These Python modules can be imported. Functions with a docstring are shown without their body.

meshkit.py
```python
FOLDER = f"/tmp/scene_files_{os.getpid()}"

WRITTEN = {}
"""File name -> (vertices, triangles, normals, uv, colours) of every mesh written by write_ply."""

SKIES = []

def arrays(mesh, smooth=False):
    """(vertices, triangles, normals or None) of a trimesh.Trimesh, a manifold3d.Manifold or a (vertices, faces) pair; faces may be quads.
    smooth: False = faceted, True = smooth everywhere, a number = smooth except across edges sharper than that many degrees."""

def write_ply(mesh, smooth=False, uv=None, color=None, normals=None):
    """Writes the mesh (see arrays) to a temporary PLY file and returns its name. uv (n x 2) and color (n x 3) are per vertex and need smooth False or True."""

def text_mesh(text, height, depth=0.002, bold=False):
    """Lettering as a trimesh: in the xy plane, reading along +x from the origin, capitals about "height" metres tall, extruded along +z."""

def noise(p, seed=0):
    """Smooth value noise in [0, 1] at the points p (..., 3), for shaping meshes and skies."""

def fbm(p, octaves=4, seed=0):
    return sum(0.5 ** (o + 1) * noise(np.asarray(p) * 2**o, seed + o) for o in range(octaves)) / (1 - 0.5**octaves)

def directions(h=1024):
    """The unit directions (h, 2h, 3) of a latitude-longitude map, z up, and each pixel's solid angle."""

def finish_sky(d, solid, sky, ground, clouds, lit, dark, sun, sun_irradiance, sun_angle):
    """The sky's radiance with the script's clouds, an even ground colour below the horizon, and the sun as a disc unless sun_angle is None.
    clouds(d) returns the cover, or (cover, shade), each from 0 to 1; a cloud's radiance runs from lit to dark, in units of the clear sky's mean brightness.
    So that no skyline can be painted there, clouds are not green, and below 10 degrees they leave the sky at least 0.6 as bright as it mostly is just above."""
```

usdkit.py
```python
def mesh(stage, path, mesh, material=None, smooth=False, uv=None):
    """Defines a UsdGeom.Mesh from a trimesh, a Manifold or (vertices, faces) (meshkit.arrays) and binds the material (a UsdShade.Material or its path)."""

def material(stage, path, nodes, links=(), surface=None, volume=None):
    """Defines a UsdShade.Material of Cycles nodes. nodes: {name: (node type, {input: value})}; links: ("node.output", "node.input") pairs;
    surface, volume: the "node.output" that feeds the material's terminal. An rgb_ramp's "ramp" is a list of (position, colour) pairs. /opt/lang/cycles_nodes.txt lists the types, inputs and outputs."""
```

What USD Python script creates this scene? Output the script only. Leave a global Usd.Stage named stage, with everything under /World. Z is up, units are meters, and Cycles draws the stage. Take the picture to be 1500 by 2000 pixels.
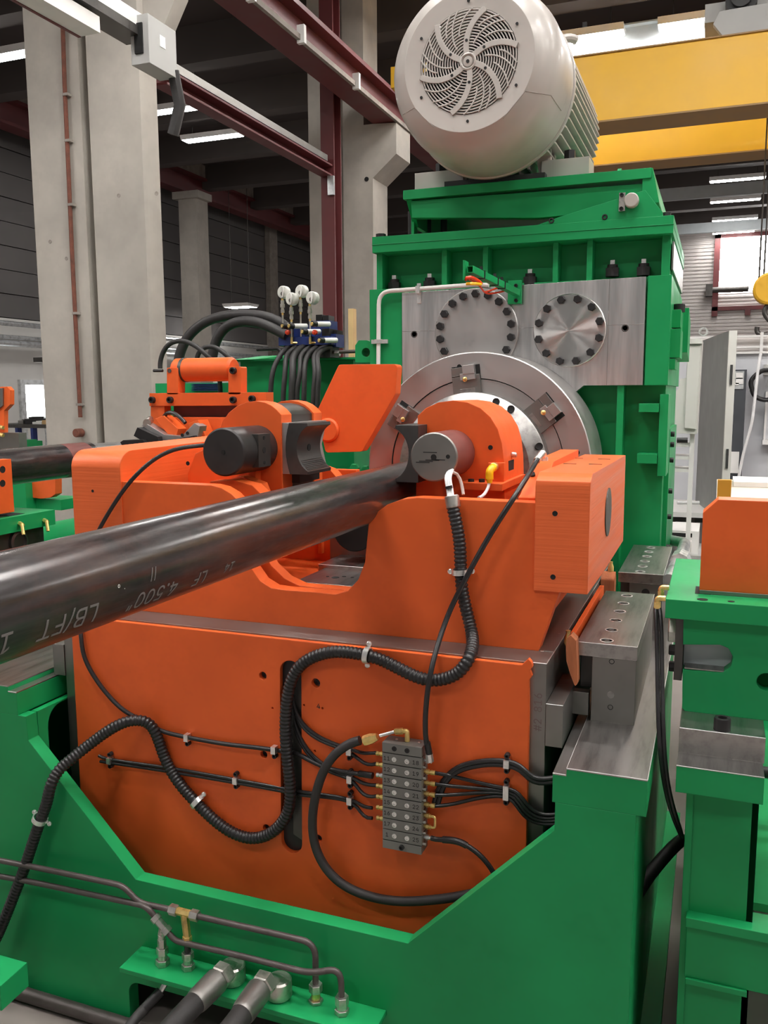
import math, random
import numpy as np, trimesh, manifold3d as m3
import shapely.geometry as sg
from shapely import affinity
from scipy.interpolate import CubicSpline
from pxr import Usd, UsdGeom, UsdLux, UsdShade, Gf, Sdf, Vt
import usdkit, meshkit

random.seed(7); rng = np.random.default_rng(7)
stage = Usd.Stage.CreateInMemory()
UsdGeom.SetStageUpAxis(stage, UsdGeom.Tokens.z); UsdGeom.SetStageMetersPerUnit(stage, 1.0)
world = UsdGeom.Xform.Define(stage, '/World'); stage.SetDefaultPrim(world.GetPrim())
UsdGeom.Scope.Define(stage, '/World/Looks')

# ---------------------------------------------------------------- camera, exposure, light levels
FPX, YAW, PITCH, ROLL = 1696.4, .36559, .13575, -.0045833
EYE = np.array([0., 0., 1.6])
EXPOSURE = 0.0
LAMP = 68.0            # radiance of the fluorescent ceiling fittings
AMBIENT = 0.09         # added soft fill, entering where the hall is left open behind the camera
_cy, _sy = math.cos(YAW), math.sin(YAW)
FW = np.array([-_sy*math.cos(PITCH), _cy*math.cos(PITCH), -math.sin(PITCH)]); _rt = np.array([_cy, _sy, 0.])
_up = np.cross(_rt, FW); _c, _s = math.cos(ROLL), math.sin(ROLL)
RT, UP = _c*_rt+_s*_up, -_s*_rt+_c*_up
cam = UsdGeom.Camera.Define(stage, '/World/camera')
cam.CreateHorizontalApertureAttr(36.0); cam.CreateVerticalApertureAttr(48.0)
cam.CreateFocalLengthAttr(36.0*FPX/1500); cam.CreateClippingRangeAttr((0.05, 500.))
cam.CreateExposureAttr(EXPOSURE)
M = np.eye(4); M[0,:3] = RT; M[1,:3] = UP; M[2,:3] = -FW; M[3,:3] = EYE
UsdGeom.Xformable(cam).AddTransformOp().Set(Gf.Matrix4d(*M.ravel().tolist()))
dome = UsdLux.DomeLight.Define(stage, '/World/ambient_fill'); dome.CreateIntensityAttr(AMBIENT); dome.CreateColorAttr(Gf.Vec3f(1.0, .97, .93))  # constant dome added as fill light; the hall has no sky

# ---------------------------------------------------------------- measuring: a photo point on a known plane of the machine -> metres
def U(px, py, X=None, Y=None, Z=None):
    d = FW + RT*(px-750)/FPX + UP*(1000-py)/FPX
    i, v = (0, X) if X is not None else (1, Y) if Y is not None else (2, Z)
    return EYE + d*(v-EYE[i])/d[i]
def XZ(pts, Y): return [tuple(U(a, b, Y=Y)[[0, 2]]) for a, b in pts]
def YZ(pts, X): return [tuple(U(a, b, X=X)[[1, 2]]) for a, b in pts]
def XY(pts, Z): return [tuple(U(a, b, Z=Z)[[0, 1]]) for a, b in pts]

# ---------------------------------------------------------------- mesh helpers
def cat(*ms):
    ms = [m for q in ms for m in (q if isinstance(q, list) else [q])]
    return trimesh.util.concatenate(ms)
def box(x0, x1, y0, y1, z0, z1):
    b = trimesh.creation.box([abs(x1-x0), abs(y1-y0), abs(z1-z0)]); b.apply_translation([(x0+x1)/2, (y0+y1)/2, (z0+z1)/2]); return b
def soft(poly, r):
    p = poly if hasattr(poly, 'buffer') else sg.Polygon(poly)
    return p.buffer(-r, join_style=1, quad_segs=6).buffer(2*r, join_style=1, quad_segs=6).buffer(-r, join_style=1, quad_segs=6) if r else p
def _ext(poly, h):
    p = poly if hasattr(poly, 'area') else sg.Polygon(poly)
    p = p.buffer(0)
    return trimesh.util.concatenate([trimesh.creation.extrude_polygon(g, h, engine='earcut') for g in getattr(p, 'geoms', [p])])
def exY(poly, y0, y1):
    m = _ext(poly, y1-y0); v = m.vertices.copy(); m.vertices = np.c_[v[:, 0], y1-v[:, 2], v[:, 1]]; return m
def exX(poly, x0, x1):
    m = _ext(poly, x1-x0); v = m.vertices.copy(); m.vertices = np.c_[x0+v[:, 2], v[:, 0], v[:, 1]]; return m
def exZ(poly, z0, z1):
    m = _ext(poly, z1-z0); m.apply_translation([0, 0, z0]); return m
def disc(c, r, n=40): return sg.Point(*c).buffer(r, quad_segs=max(2, n//4))
def frame(d):
    d = np.asarray(d, float); d = d/np.linalg.norm(d)
    a = np.array([0, 0, 1.]) if abs(d[2]) < .9 else np.array([1., 0, 0])
    u = np.cross(a, d); u /= np.linalg.norm(u); return u, np.cross(d, u), d
def lathe(prof, o, d, n=28, phase=0.):
    """prof: (radius, height along d) from start to end; closed on the axis."""
    prof = [(max(r, 0.), h) for r, h in prof]
    if prof[0][0] > 1e-9: prof = [(0., prof[0][1])]+prof
    if prof[-1][0] > 1e-9: prof = prof+[(0., prof[-1][1])]
    u, w, d = frame(d); o = np.asarray(o, float); a = phase+np.arange(n)*2*np.pi/n
    V, F, rows = [], [], []
    for r, h in prof:
        if r < 1e-9: rows.append([len(V)]); V.append(o+d*h)
        else:
            rows.append(list(range(len(V), len(V)+n))); V += [o+d*h+r*(math.cos(t)*u+math.sin(t)*w) for t in a]
    for A, B in zip(rows, rows[1:]):
        for i in range(n):
            j = (i+1) % n
            if len(A) == 1 and len(B) == 1: continue
            if len(A) == 1: F.append([A[0], B[j], B[i]])
            elif len(B) == 1: F.append([A[i], A[j], B[0]])
            else: F += [[A[i], A[j], B[j]], [A[i], B[j], B[i]]]
    return trimesh.Trimesh(np.array(V), np.array(F), process=False)
def ring(prof, o, d, n=48):
    """closed profile swept round the axis (a ring with a hole)."""
    u, w, d = frame(d); o = np.asarray(o, float); a = np.arange(n)*2*np.pi/n; k = len(prof)
    V = np.array([o+d*h+r*(math.cos(t)*u+math.sin(t)*w) for t in a for r, h in prof]); F = []
    for i in range(n):
        for q in range(k):
            A, B, C, D = i*k+q, i*k+(q+1) % k, ((i+1) % n)*k+(q+1) % k, ((i+1) % n)*k+q
            F += [[A, D, C], [A, C, B]]
    m = trimesh.Trimesh(V, np.array(F), process=False)
    if m.volume < 0: m.invert()
    return m
def cyl(p0, p1, r, n=24, r1=None, c=0.):
    p0, p1 = np.asarray(p0, float), np.asarray(p1, float); L = np.linalg.norm(p1-p0); r1 = r if r1 is None else r1
    prof = [(r-c, 0), (r, c), (r1, L-c), (r1-c, L)] if c else [(r, 0), (r1, L)]
    return lathe(prof, p0, p1-p0, n)
def hexa(p, d, af, h, c=.12, phase=0.):
    R = af/math.sqrt(3); return lathe([(R, 0), (R, h*(1-c)), (R*.86, h)], p, d, 6, phase)
def capscrew(p, d, r, h):
    return lathe([(r, 0), (r, h*.9), (r*.92, h), (r*.56, h), (r*.50, h*.45), (0, h*.42)], p, d, 16)
def recess(p, d, r, ring_w=.25, depth=.3):
    """a counterbored screw seen flush in a plate: bright rim, sunk head."""
    return lathe([(r, 0), (r, r*.10), (r*(1-ring_w), r*.10), (r*(1-ring_w), -depth*r)], p, d, 20)
def spline(pts, step=.012, closed=False):
    p = np.asarray(pts, float)
    if len(p) == 2:
        n = max(2, int(np.linalg.norm(p[1]-p[0])/step)); return p[0]+(p[1]-p[0])*np.linspace(0, 1, n+1)[:, None]
    t = np.r_[0, np.cumsum(np.sqrt(np.linalg.norm(np.diff(p, axis=0), axis=1)))]
    cs = CubicSpline(t, p); q = cs(np.linspace(0, t[-1], 40*len(p)))
    s = np.r_[0, np.cumsum(np.linalg.norm(np.diff(q, axis=0), axis=1))]
    n = max(4, int(s[-1]/step)); return np.stack([np.interp(np.linspace(0, s[-1], n+1), s, q[:, k]) for k in range(3)], 1)
def bend(pts, r, n=7):
    """polyline with rounded corners of radius r (hard tube)."""
    p = [np.asarray(q, float) for q in pts]; out = [p[0]]
    for a, b, c in zip(p, p[1:], p[2:]):
        u, w = a-b, c-b; lu, lw = np.linalg.norm(u), np.linalg.norm(w); u, w = u/lu, w/lw
        k = min(r, lu*.49, lw*.49); A, B = b+u*k, b+w*k
        out += [A*(1-t)**2+2*b*t*(1-t)+B*t*t for t in np.linspace(0, 1, n)]
    return np.array(out+[p[-1]])
def tube(path, r, n=10, rib=None):
    """round bar along a path; rib=(pitch, depth) gives a corrugated conduit."""
    p = np.asarray(path, float)
    T = np.gradient(p, axis=0); T /= np.linalg.norm(T, axis=1)[:, None]+1e-12
    N = np.zeros_like(p); N[0] = frame(T[0])[0]
    for i in range(1, len(p)):
        v = N[i-1]-T[i]*np.dot(N[i-1], T[i]); N[i] = v/(np.linalg.norm(v)+1e-12)
    B = np.cross(T, N); a = np.arange(n)*2*np.pi/n
    s = np.r_[0, np.cumsum(np.linalg.norm(np.diff(p, axis=0), axis=1))]
    R = np.broadcast_to(np.asarray(r, float), (len(p),)).copy()
    if rib: R = R-rib[1]*(.5-.5*np.sign(np.cos(2*np.pi*s/rib[0]))*np.abs(np.cos(2*np.pi*s/rib[0]))**.5)
    V = (p[:, None]+R[:, None, None]*(np.cos(a)[None, :, None]*N[:, None]+np.sin(a)[None, :, None]*B[:, None])).reshape(-1, 3)
    F = []
    for i in range(len(p)-1):
        for j in range(n):
            k = (j+1) % n; F += [[i*n+j, i*n+k, (i+1)*n+k], [i*n+j, (i+1)*n+k, (i+1)*n+j]]
    V = np.vstack([V, p[0], p[-1]]); e = len(V)
    for j in range(n):
        k = (j+1) % n; F += [[e-2, k, j], [e-1, (len(p)-1)*n+j, (len(p)-1)*n+k]]
    return trimesh.Trimesh(V, np.array(F), process=False)
def corr(path_pts, r, pitch=.0095, depth=.0022, n=12):
    return tube(spline(path_pts, pitch/5), r, n, (pitch, depth))
def pp(*pts): return [U(a, b, Y=y) for a, b, y in pts]
def cut(m, *others):
    """boolean difference of closed meshes."""
    def man(t):
        t = t.copy(); t.merge_vertices(); return m3.Manifold(m3.Mesh(np.asarray(t.vertices, np.float32), np.asarray(t.faces, np.uint32)))
    r = man(m)
    for o in others: r = r-man(o)
    k = r.to_mesh(); return trimesh.Trimesh(k.vert_properties[:, :3], k.tri_verts, process=False)
def text_on(txt, h, o, xdir, updir, depth=.0006, bold=False, center=True):
    """raised lettering: o = centre of the writing, xdir = reading direction."""
    m = meshkit.text_mesh(txt, h, depth, bold); v = m.vertices.copy()
    if center: v[:, 0] -= (v[:, 0].max()+v[:, 0].min())/2; v[:, 1] -= h/2
    x = np.asarray(xdir, float); x = x/np.linalg.norm(x); y = np.asarray(updir, float); y = y-x*np.dot(x, y); y /= np.linalg.norm(y); z = np.cross(x, y)
    m.vertices = np.asarray(o)+v[:, :1]*x+v[:, 1:2]*y+v[:, 2:]*z; return m

# ---------------------------------------------------------------- scene tree helpers
_names = {}
def _path(parent, name):
    k = (parent, name); n = _names.get(k, 0); _names[k] = n+1
    return f'{parent}/{name}' + (f'_{n:03d}' if n else '')
class Thing:
    def __init__(s, path, base): s.path, s.base = path, np.asarray(base, float)
def meta(prim, label=None, category=None, group=None, kind=None):
    for k, v in (('label', label), ('category', category), ('group', group), ('kind', kind)):
        if v: prim.SetCustomDataByKey(k, v)
def thing(name, label, category, base=(0, 0, 0), group=None, kind=None):
    p = _path('/World', name); x = UsdGeom.Xform.Define(stage, p); x.AddTranslateOp().Set(Gf.Vec3d(*map(float, base)))
    meta(x.GetPrim(), label, category, group, kind); return Thing(p, base)
def part(t, name, mesh, mat, smooth=35, label=None, kind=None):
    """a mesh child of a thing (or of a part); vertices are given in world metres."""
    p = _path(t.path, name); m = mesh.copy(); m.vertices = np.asarray(m.vertices)-t.base
    u = usdkit.mesh(stage, p, m, MAT[mat], smooth=smooth); meta(u.GetPrim(), label, None, None, kind); return Thing(p, t.base)
def solo(name, mesh, mat, label, category, group=None, kind=None, smooth=35):
    p = _path('/World', name); c = np.asarray(mesh.bounds).mean(0); c[2] = mesh.bounds[0][2]; m = mesh.copy(); m.vertices = np.asarray(m.vertices)-c
    u = usdkit.mesh(stage, p, m, MAT[mat], smooth=smooth); u.AddTranslateOp().Set(Gf.Vec3d(*map(float, c)))
    meta(u.GetPrim(), label, category, group, kind); return Thing(p, c)
def struct(name, mesh, mat, label, category, smooth=35): return solo(name, mesh, mat, label, category, None, 'structure', smooth)

# ---------------------------------------------------------------- materials
MAT = {}
def mat(name, color, rough=.4, metal=0., bevel=0., var=.06, vscale=6., bump=0., bscale=60., stretch=(1, 1, 1), rvar=.08, dark=None, dscale=3., damt=0., coat=0., spec=.5):
    """paint, metal, rubber or concrete: colour with a little mottling, rougher and smoother spots, optional grime blotches, rounded edges."""
    c = np.array(color, float)
    n = {'g': ('geometry', {}), 'mp': ('mapping', {'scale': stretch}),
         'n': ('noise_texture', {'scale': vscale, 'detail': 4., 'roughness': .6}),
         'r': ('rgb_ramp', {'ramp': [(.3, tuple(np.clip(c*(1-var), 0, 1))), (.7, tuple(np.clip(c*(1+var), 0, 1)))]}),
         'rr': ('rgb_ramp', {'ramp': [(.3, (max(rough-rvar, .03),)*3), (.7, (min(rough+rvar, 1.),)*3)]}),
         'p': ('principled_bsdf', {'metallic': metal, 'coat_weight': coat, 'coat_roughness': .15, 'specular_ior_level': spec})}
    l = [('g.position', 'mp.vector'), ('mp.vector', 'n.vector'), ('n.fac', 'r.fac'), ('n.fac', 'rr.fac'), ('rr.color', 'p.roughness')]
    col = 'r.color'
    if damt:
        n['n2'] = ('noise_texture', {'scale': dscale, 'detail': 6., 'roughness': .7})
        n['r2'] = ('rgb_ramp', {'ramp': [(.48, (0,)*3), (.72, (damt,)*3)]})
        n['mx'] = ('mix', {'color2': dark, 'mix_type': 'mix', 'use_clamp': False}) if 'mix' in NODES else None
        l += [('g.position', 'n2.vector'), ('n2.fac', 'r2.fac'), ('r2.color', 'mx.fac'), (col, 'mx.color1')]; col = 'mx.color'
    l.append((col, 'p.base_color'))
    nrm = None
    if bevel: n['bv'] = ('bevel', {'radius': bevel, 'samples': 4}); nrm = 'bv.bevel'
    if bump:
        n['bn'] = ('noise_texture', {'scale': bscale, 'detail': 3.}); n['bp'] = ('bump', {'strength': bump, 'distance': .002})
        l += [('mp.vector', 'bn.vector'), ('bn.fac', 'bp.height')]
        if nrm: l.append((nrm, 'bp.normal'))
        nrm = 'bp.normal'
    if nrm: l.append((nrm, 'p.normal'))
    MAT[name] = usdkit.material(stage, f'/World/Looks/{name}', n, l, surface='p.BSDF')
NODES = ('mix',)
def emit(name, color, strength):
    MAT[name] = usdkit.material(stage, f'/World/Looks/{name}', {'e': ('emission', {'color': color, 'strength': strength})}, [], surface='e.emission')
mat('green_paint', (.010, .285, .088), .42, bevel=.003, var=.07, vscale=5, bump=.06, bscale=90, spec=.28)
mat('orange_paint', (.79, .126, .026), .45, spec=.3, bevel=.0035, var=.05, vscale=5, bump=.08, bscale=80, dark=(.50, .07, .015), damt=.35, dscale=4)
mat('orange_milled', (.79, .138, .032), .42, bevel=.0035, var=.04, vscale=30, bump=.35, bscale=110, stretch=(.02, .02, 1.6))
mat('steel_ground', (.40, .385, .37), .36, 1., bevel=.0015, var=.05, vscale=9, stretch=(5, .6, 5), rvar=.05)
mat('steel_milled', (.70, .685, .68), .33, 1., bevel=.0015, var=.22, vscale=3.2, stretch=(3.2, 1, .30), rvar=.08)
mat('steel_turned', (.50, .485, .475), .42, .9, bevel=.002, var=.04, vscale=8)
mat('steel_grey', (.27, .26, .245), .42, .9, bevel=.002, var=.10, vscale=8, rvar=.06)
mat('steel_dark', (.10, .095, .09), .42, .8, bevel=.002, var=.2, vscale=10)
mat('steel_mill_scale', (.042, .037, .037), .24, .35, var=.2, vscale=9, stretch=(4, .6, 4), rvar=.05, bump=.03, bscale=40, coat=.3, dark=(.13, .065, .05), damt=.5, dscale=6)
mat('black_oxide', (.022, .021, .022), .42, .3, bevel=.001, var=.2)
mat('pin_black', (.045, .042, .042), .38, .5, bevel=.002, var=.15)
mat('jaw_steel', (.085, .082, .08), .42, .7, bevel=.002, var=.15, vscale=14)
mat('red_oxide', (.16, .050, .042), .5, .2, var=.2, vscale=10)
mat('rubber', (.014, .013, .014), .38, var=.2)
mat('rubber_matte', (.024, .022, .022), .55, var=.25, vscale=30, bump=.1, bscale=200)
mat('tube_grey', (.085, .07, .066), .42, .25, var=.15, vscale=30, bump=.1, bscale=300)
mat('brass', (.88, .64, .24), .36, .85, var=.1, vscale=30)
mat('zinc', (.82, .82, .80), .36, .9, var=.08, vscale=30)
mat('nickel', (.55, .53, .49), .36, .95, var=.1, vscale=30)
mat('motor_paint', (.42, .39, .36), .36, bevel=.003, var=.03, coat=.2)
mat('motor_dark', (.035, .036, .036), .6)
mat('concrete', (.42, .39, .345), .8, var=.13, vscale=2.2, bump=.25, bscale=14, dark=(.30, .27, .24), damt=.5, dscale=1.3)
mat('concrete_edge', (.30, .27, .24), .85, var=.2, vscale=6, bump=.3, bscale=20)
mat('floor_concrete', (.25, .215, .20), .55, var=.12, vscale=3, dark=(.2, .17, .16), damt=.5, dscale=2)
mat('red_beam', (.135, .028, .030), .5, bevel=.004, var=.15, vscale=2)
mat('yellow_crane', (.80, .44, .020), .45, bevel=.01, var=.03, vscale=2)
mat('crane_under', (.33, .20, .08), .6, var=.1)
mat('ceiling_dark', (.060, .048, .046), .8, var=.15, vscale=1.2)
mat('ceiling_beam', (.085, .072, .068), .8, var=.12, vscale=1.2)
mat('wall_dark', (.105, .098, .096), .7, var=.12, vscale=1.)
mat('wall_light', (.62, .61, .585), .6, var=.05, vscale=1.)
mat('wall_tin', (.66, .62, .60), .5, var=.06, vscale=1.)
mat('galvanised', (.62, .64, .65), .35, .8, var=.12, vscale=8)
mat('white_paint', (.78, .77, .75), .4, var=.02)
mat('grey_cabinet', (.40, .40, .385), .45, bevel=.004, var=.03)
mat('pale_cabinet', (.62, .62, .58), .45, bevel=.004, var=.02)
mat('partition', (.56, .57, .60), .5, var=.02)
mat('door_slate', (.055, .060, .070), .45, var=.05)
mat('blue_paint', (.012, .030, .16), .35, bevel=.001)
mat('red_plastic', (.75, .05, .012), .35)
mat('yellow_plastic', (.95, .55, .01), .35)
mat('white_cable', (.74, .74, .74), .4)
mat('clear_sleeve', (.55, .50, .46), .2)
mat('ink', (.018, .017, .016), .6)
mat('marker_ink', (.17, .12, .12), .6)
mat('bright_edge', (.86, .85, .84), .45, 1.)
mat('pale_steel', (.42, .46, .48), .6)
mat('cabinet_side', (.25, .255, .245), .5, var=.03)
mat('chalk', (.15, .14, .135), .7)
mat('gauge_white', (.75, .74, .71), .35)
mat('felt', (.42, .13, .05), .8, var=.25, vscale=14, bump=.4, bscale=70, stretch=(3, 3, .6))
mat('pale_tan', (.85, .66, .55), .7, var=.03)
mat('ochre', (.55, .25, .02), .55)
mat('timber', (.55, .36, .17), .65, var=.12, vscale=4)
mat('rust', (.16, .055, .035), .8, var=.3, vscale=20, bump=.3)
mat('void_black', (.006, .006, .006), .8)
mat('grey_slice', (.20, .198, .185), .45, .3, bevel=.0008, var=.08)
emit('lamp_glow', (1., .965, .93), LAMP)
emit('window_glow', (1., .98, .96), 16.)
emit('door_glow', (.97, 1., .98), 6.)
# ================================================================ THE HALL
CEIL, XL, XR, YF, YB = 7.2, -13., 9.5, 30., -9.
struct('floor', box(XL-1, XR+.5, YB, YF+.5, -.12, 0), 'floor_concrete', 'worn grey-brown concrete shop floor under the machines', 'floor')
ce = thing('ceiling', 'dark brown concrete ceiling carried on deep cross beams', 'ceiling', (0, 10, CEIL), kind='structure')
part(ce, 'slab', box(XL, XR, YB, YF, CEIL, CEIL+.15), 'ceiling_dark')
for k in range(16):
    y = -7.+k*2.4; part(ce, 'cross_beam', box(XL, XR, y, y+.34, CEIL-.55, CEIL), 'ceiling_beam')
def ribbed(x0, x1, z0, z1, y, pitch=.11, d=.03):
    n = int((z1-z0)/pitch); p = [(y+.08, z0)]
    for i in range(n): z = z0+(z1-z0)*i/n; q = (z1-z0)/n; p += [(y, z), (y, z+q*.45), (y+d, z+q*.55), (y+d, z+q*.95)]
    return exX(p+[(y+.08, z1)], x0, x1)
zr = 3.1
wf = thing('wall_far', 'far end wall, pale ribbed sheet on the right, dark panels on the left', 'wall', (0, YF, 0), kind='structure')
part(wf, 'ribbed_sheet', ribbed(-3.4, XR, 0, CEIL, YF), 'wall_tin', smooth=False)
part(wf, 'upper_panel', box(XL, -3.4, YF, YF+.1, zr, CEIL), 'wall_dark', label='dark upper panel')
part(wf, 'lower_panel', box(XL, -3.4, YF-.02, YF+.1, 0, zr), 'wall_light', label='pale lower panel')
wl = thing('wall_left', 'long left side wall, dark boards above and pale plaster below', 'wall', (XL, 10, 0), kind='structure')
for k in range(9):
    part(wl, 'board', box(XL-.12, XL+.01*(k % 2), YB, YF, zr+k*.456, zr+k*.456+.44), 'wall_dark', label='dark horizontal wall board' if k == 0 else None)
part(wl, 'backing', box(XL-.2, XL-.05, YB, YF, zr, CEIL), 'ceiling_dark')
part(wl, 'plaster', box(XL-.12, XL+.03, YB, YF, 0, zr-.02), 'wall_light', label='pale lower plaster')
struct('wall_right', box(XR, XR+.15, YB, YF, 0, CEIL), 'wall_tin', 'pale right side wall of the hall beyond the picture', 'wall')
# bright doorway in the left wall
a, b = U(45, 815, X=XL), U(80, 752, X=XL)
dr = thing('door_1', 'glaring white daylight doorway in the far left wall', 'door', (XL+.04, a[1], 0), kind='structure')
part(dr, 'opening', box(XL+.035, XL+.05, a[1], b[1], a[2], b[2]), 'door_glow')
part(dr, 'door_frame', cat(box(XL+.03, XL+.10, a[1]-.12, a[1], 0, b[2]+.1), box(XL+.03, XL+.10, b[1], b[1]+.12, 0, b[2]+.1), box(XL+.03, XL+.10, a[1], b[1], b[2], b[2]+.1)), 'galvanised')
part(dr, 'door_leaf', box(XL+.06, XL+.12, b[1]+.15, b[1]+1.5, 0, b[2]-.05), 'white_paint', label='pale green-white sliding leaf')
# daylight window with red frame in the far wall
wy = YF-.06; p0, p1 = U(1405, 466, Y=wy), U(1500, 568, Y=wy)
wn = thing('window_1', 'overexposed window in a red steel frame high on the far wall', 'window', (p0[0], wy, p1[2]), kind='structure')
part(wn, 'pane', box(p0[0], p0[0]+3.4, wy, wy+.02, p1[2], p0[2]), 'window_glow')
zl = U(1400, 618, Y=wy)[2]; zm = U(1440, 606, Y=wy)[2]
fx = U(1395, 500, Y=wy)[0]
part(wn, 'frame_post', box(fx, fx+.17, wy-.1, wy+.04, zl, p0[2]+.15), 'red_beam')
part(wn, 'frame_post', box(p0[0]+3.4, p0[0]+3.57, wy-.1, wy+.04, zl, p0[2]+.15), 'red_beam')
part(wn, 'frame_rail', box(fx, p0[0]+3.5, wy-.1, wy+.04, p0[2], p0[2]+.12), 'red_beam')
part(wn, 'frame_rail', box(fx, p0[0]+3.5, wy-.1, wy+.04, zm, zm+.12), 'red_beam')
q = U(1460, 612, Y=wy)[0]; part(wn, 'frame_stub', box(q-.08, q+.08, wy-.1, wy+.04, zl, zm), 'red_beam')
q0, q1 = U(1385, 567, Y=wy-.3), U(1462, 562, Y=wy-.3)
solo('wall_pipe', cat(cyl((q0[0], wy-.3, q0[2]), (q1[0], wy-.3, q0[2]), .09), box(q0[0]-.1, q0[0]+.1, wy-.4, wy, q0[2]-.18, q0[2]+.18)), 'steel_dark', 'dark horizontal exhaust pipe below the bright red-framed window', 'pipe')

# ---- concrete columns
def column_hole(p): return lathe([(.016, 0), (.016, .003), (.010, .003), (.008, .001)], p, (0, -1, 0), 14)
c1 = thing('trim_1', 'thick pale concrete double column nearest the camera at left', 'column', (-4.9, 6.3, 0), kind='structure')
xa, xb, xc, xd = (U(p, 600, Y=6.)[0] for p in (77, 177, 192, 294)); yd = U(322, 600, X=xd)[1]
part(c1, 'left_shaft', box(xa, xb, 6.0, 6.7, 0, CEIL), 'concrete')
part(c1, 'joint', box(xb, xc, 6.13, 6.6, 0, CEIL), 'concrete_edge', label='dark recessed joint between the two shafts')
part(c1, 'right_shaft', exZ([(xc, 6.0), (xd-.02, 6.0), (xd, 6.03), (xd, yd), (xc, yd)], 0, CEIL), 'concrete')
part(c1, 'corbel', exY([(xd, 4.1), (xd+.32, 4.62), (xd+.32, 5.05), (xd, 5.05)], 6.05, yd), 'concrete')
for px, py in ((232, 382), (306, 378), (98, 472), (130, 505)): part(c1, 'anchor_hole', column_hole(U(px, py, Y=5.999)), 'concrete_edge')
c2 = thing('trim_2', 'concrete crane column with bracket standing behind the red steel post', 'column', (-4.6, 11.3, 0), kind='structure')
xa, xb, xc, xd = (U(p, 500, Y=11.)[0] for p in (606, 640, 672, 729)); xe = U(774, 300, Y=11.)[0]; yd = U(757, 500, X=xd)[1]
part(c2, 'left_shaft', box(xa, xb, 11, 11.5, 0, CEIL), 'concrete')
part(c2, 'joint', box(xb, xc, 11.12, 11.4, 0, CEIL), 'concrete_edge')
z1, z2, z3 = U(735, 241, Y=11.)[2], U(774, 300, Y=11.)[2], U(757, 345, Y=11.)[2]
part(c2, 'right_shaft', box(xc, xd, 11, yd, 0, z1), 'concrete')
part(c2, 'bracket', exY([(xd, z3), (xe, z2), (xe, z1-.02), (xd, z1)], 11.0, yd), 'concrete')
part(c2, 'upper_shaft', box(xc, U(709, 100, Y=11.)[0], 11, 11.5, z1, CEIL), 'concrete')
part(c2, 'anchor_hole', lathe([(.03, 0), (.03, .004), (.02, .003)], U(716, 350, Y=10.999), (0, -1, 0), 14), 'void_black')
c3 = thing('trim_3', 'slim distant wall column under the far crane rail at left', 'column', (-9, 18, 0), kind='structure')
p = U(352, 500, Y=18.); q = U(386, 500, Y=18.); part(c3, 'shaft', box(p[0], q[0], 18, 18.5, 0, U(352, 390, Y=18.)[2]), 'concrete')
part(c3, 'head', box(p[0]-.1, q[0]+.12, 17.9, 18.5, U(352, 390, Y=18.)[2], U(352, 376, Y=18.)[2]), 'concrete')
c4 = thing('trim_4', 'narrow far column between the slim wall column and the gauges', 'column', (-9, 24, 0), kind='structure')
p = U(498, 500, Y=24.); q = U(527, 500, Y=24.); part(c4, 'shaft', box(p[0], q[0], 24, 24.5, 0, U(500, 432, Y=24.)[2]), 'concrete_edge')
rp = thing('rust_pipe', 'thin rusty conduit running down the nearest concrete column', 'pipe', tuple(U(160, 850, Y=5.96)))
part(rp, 'conduit', tube([U(119, -60, Y=5.97), U(126, 160, Y=5.97), U(141, 500, Y=5.97), U(157, 815, Y=5.97)], .017, 8), 'rust')
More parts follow.
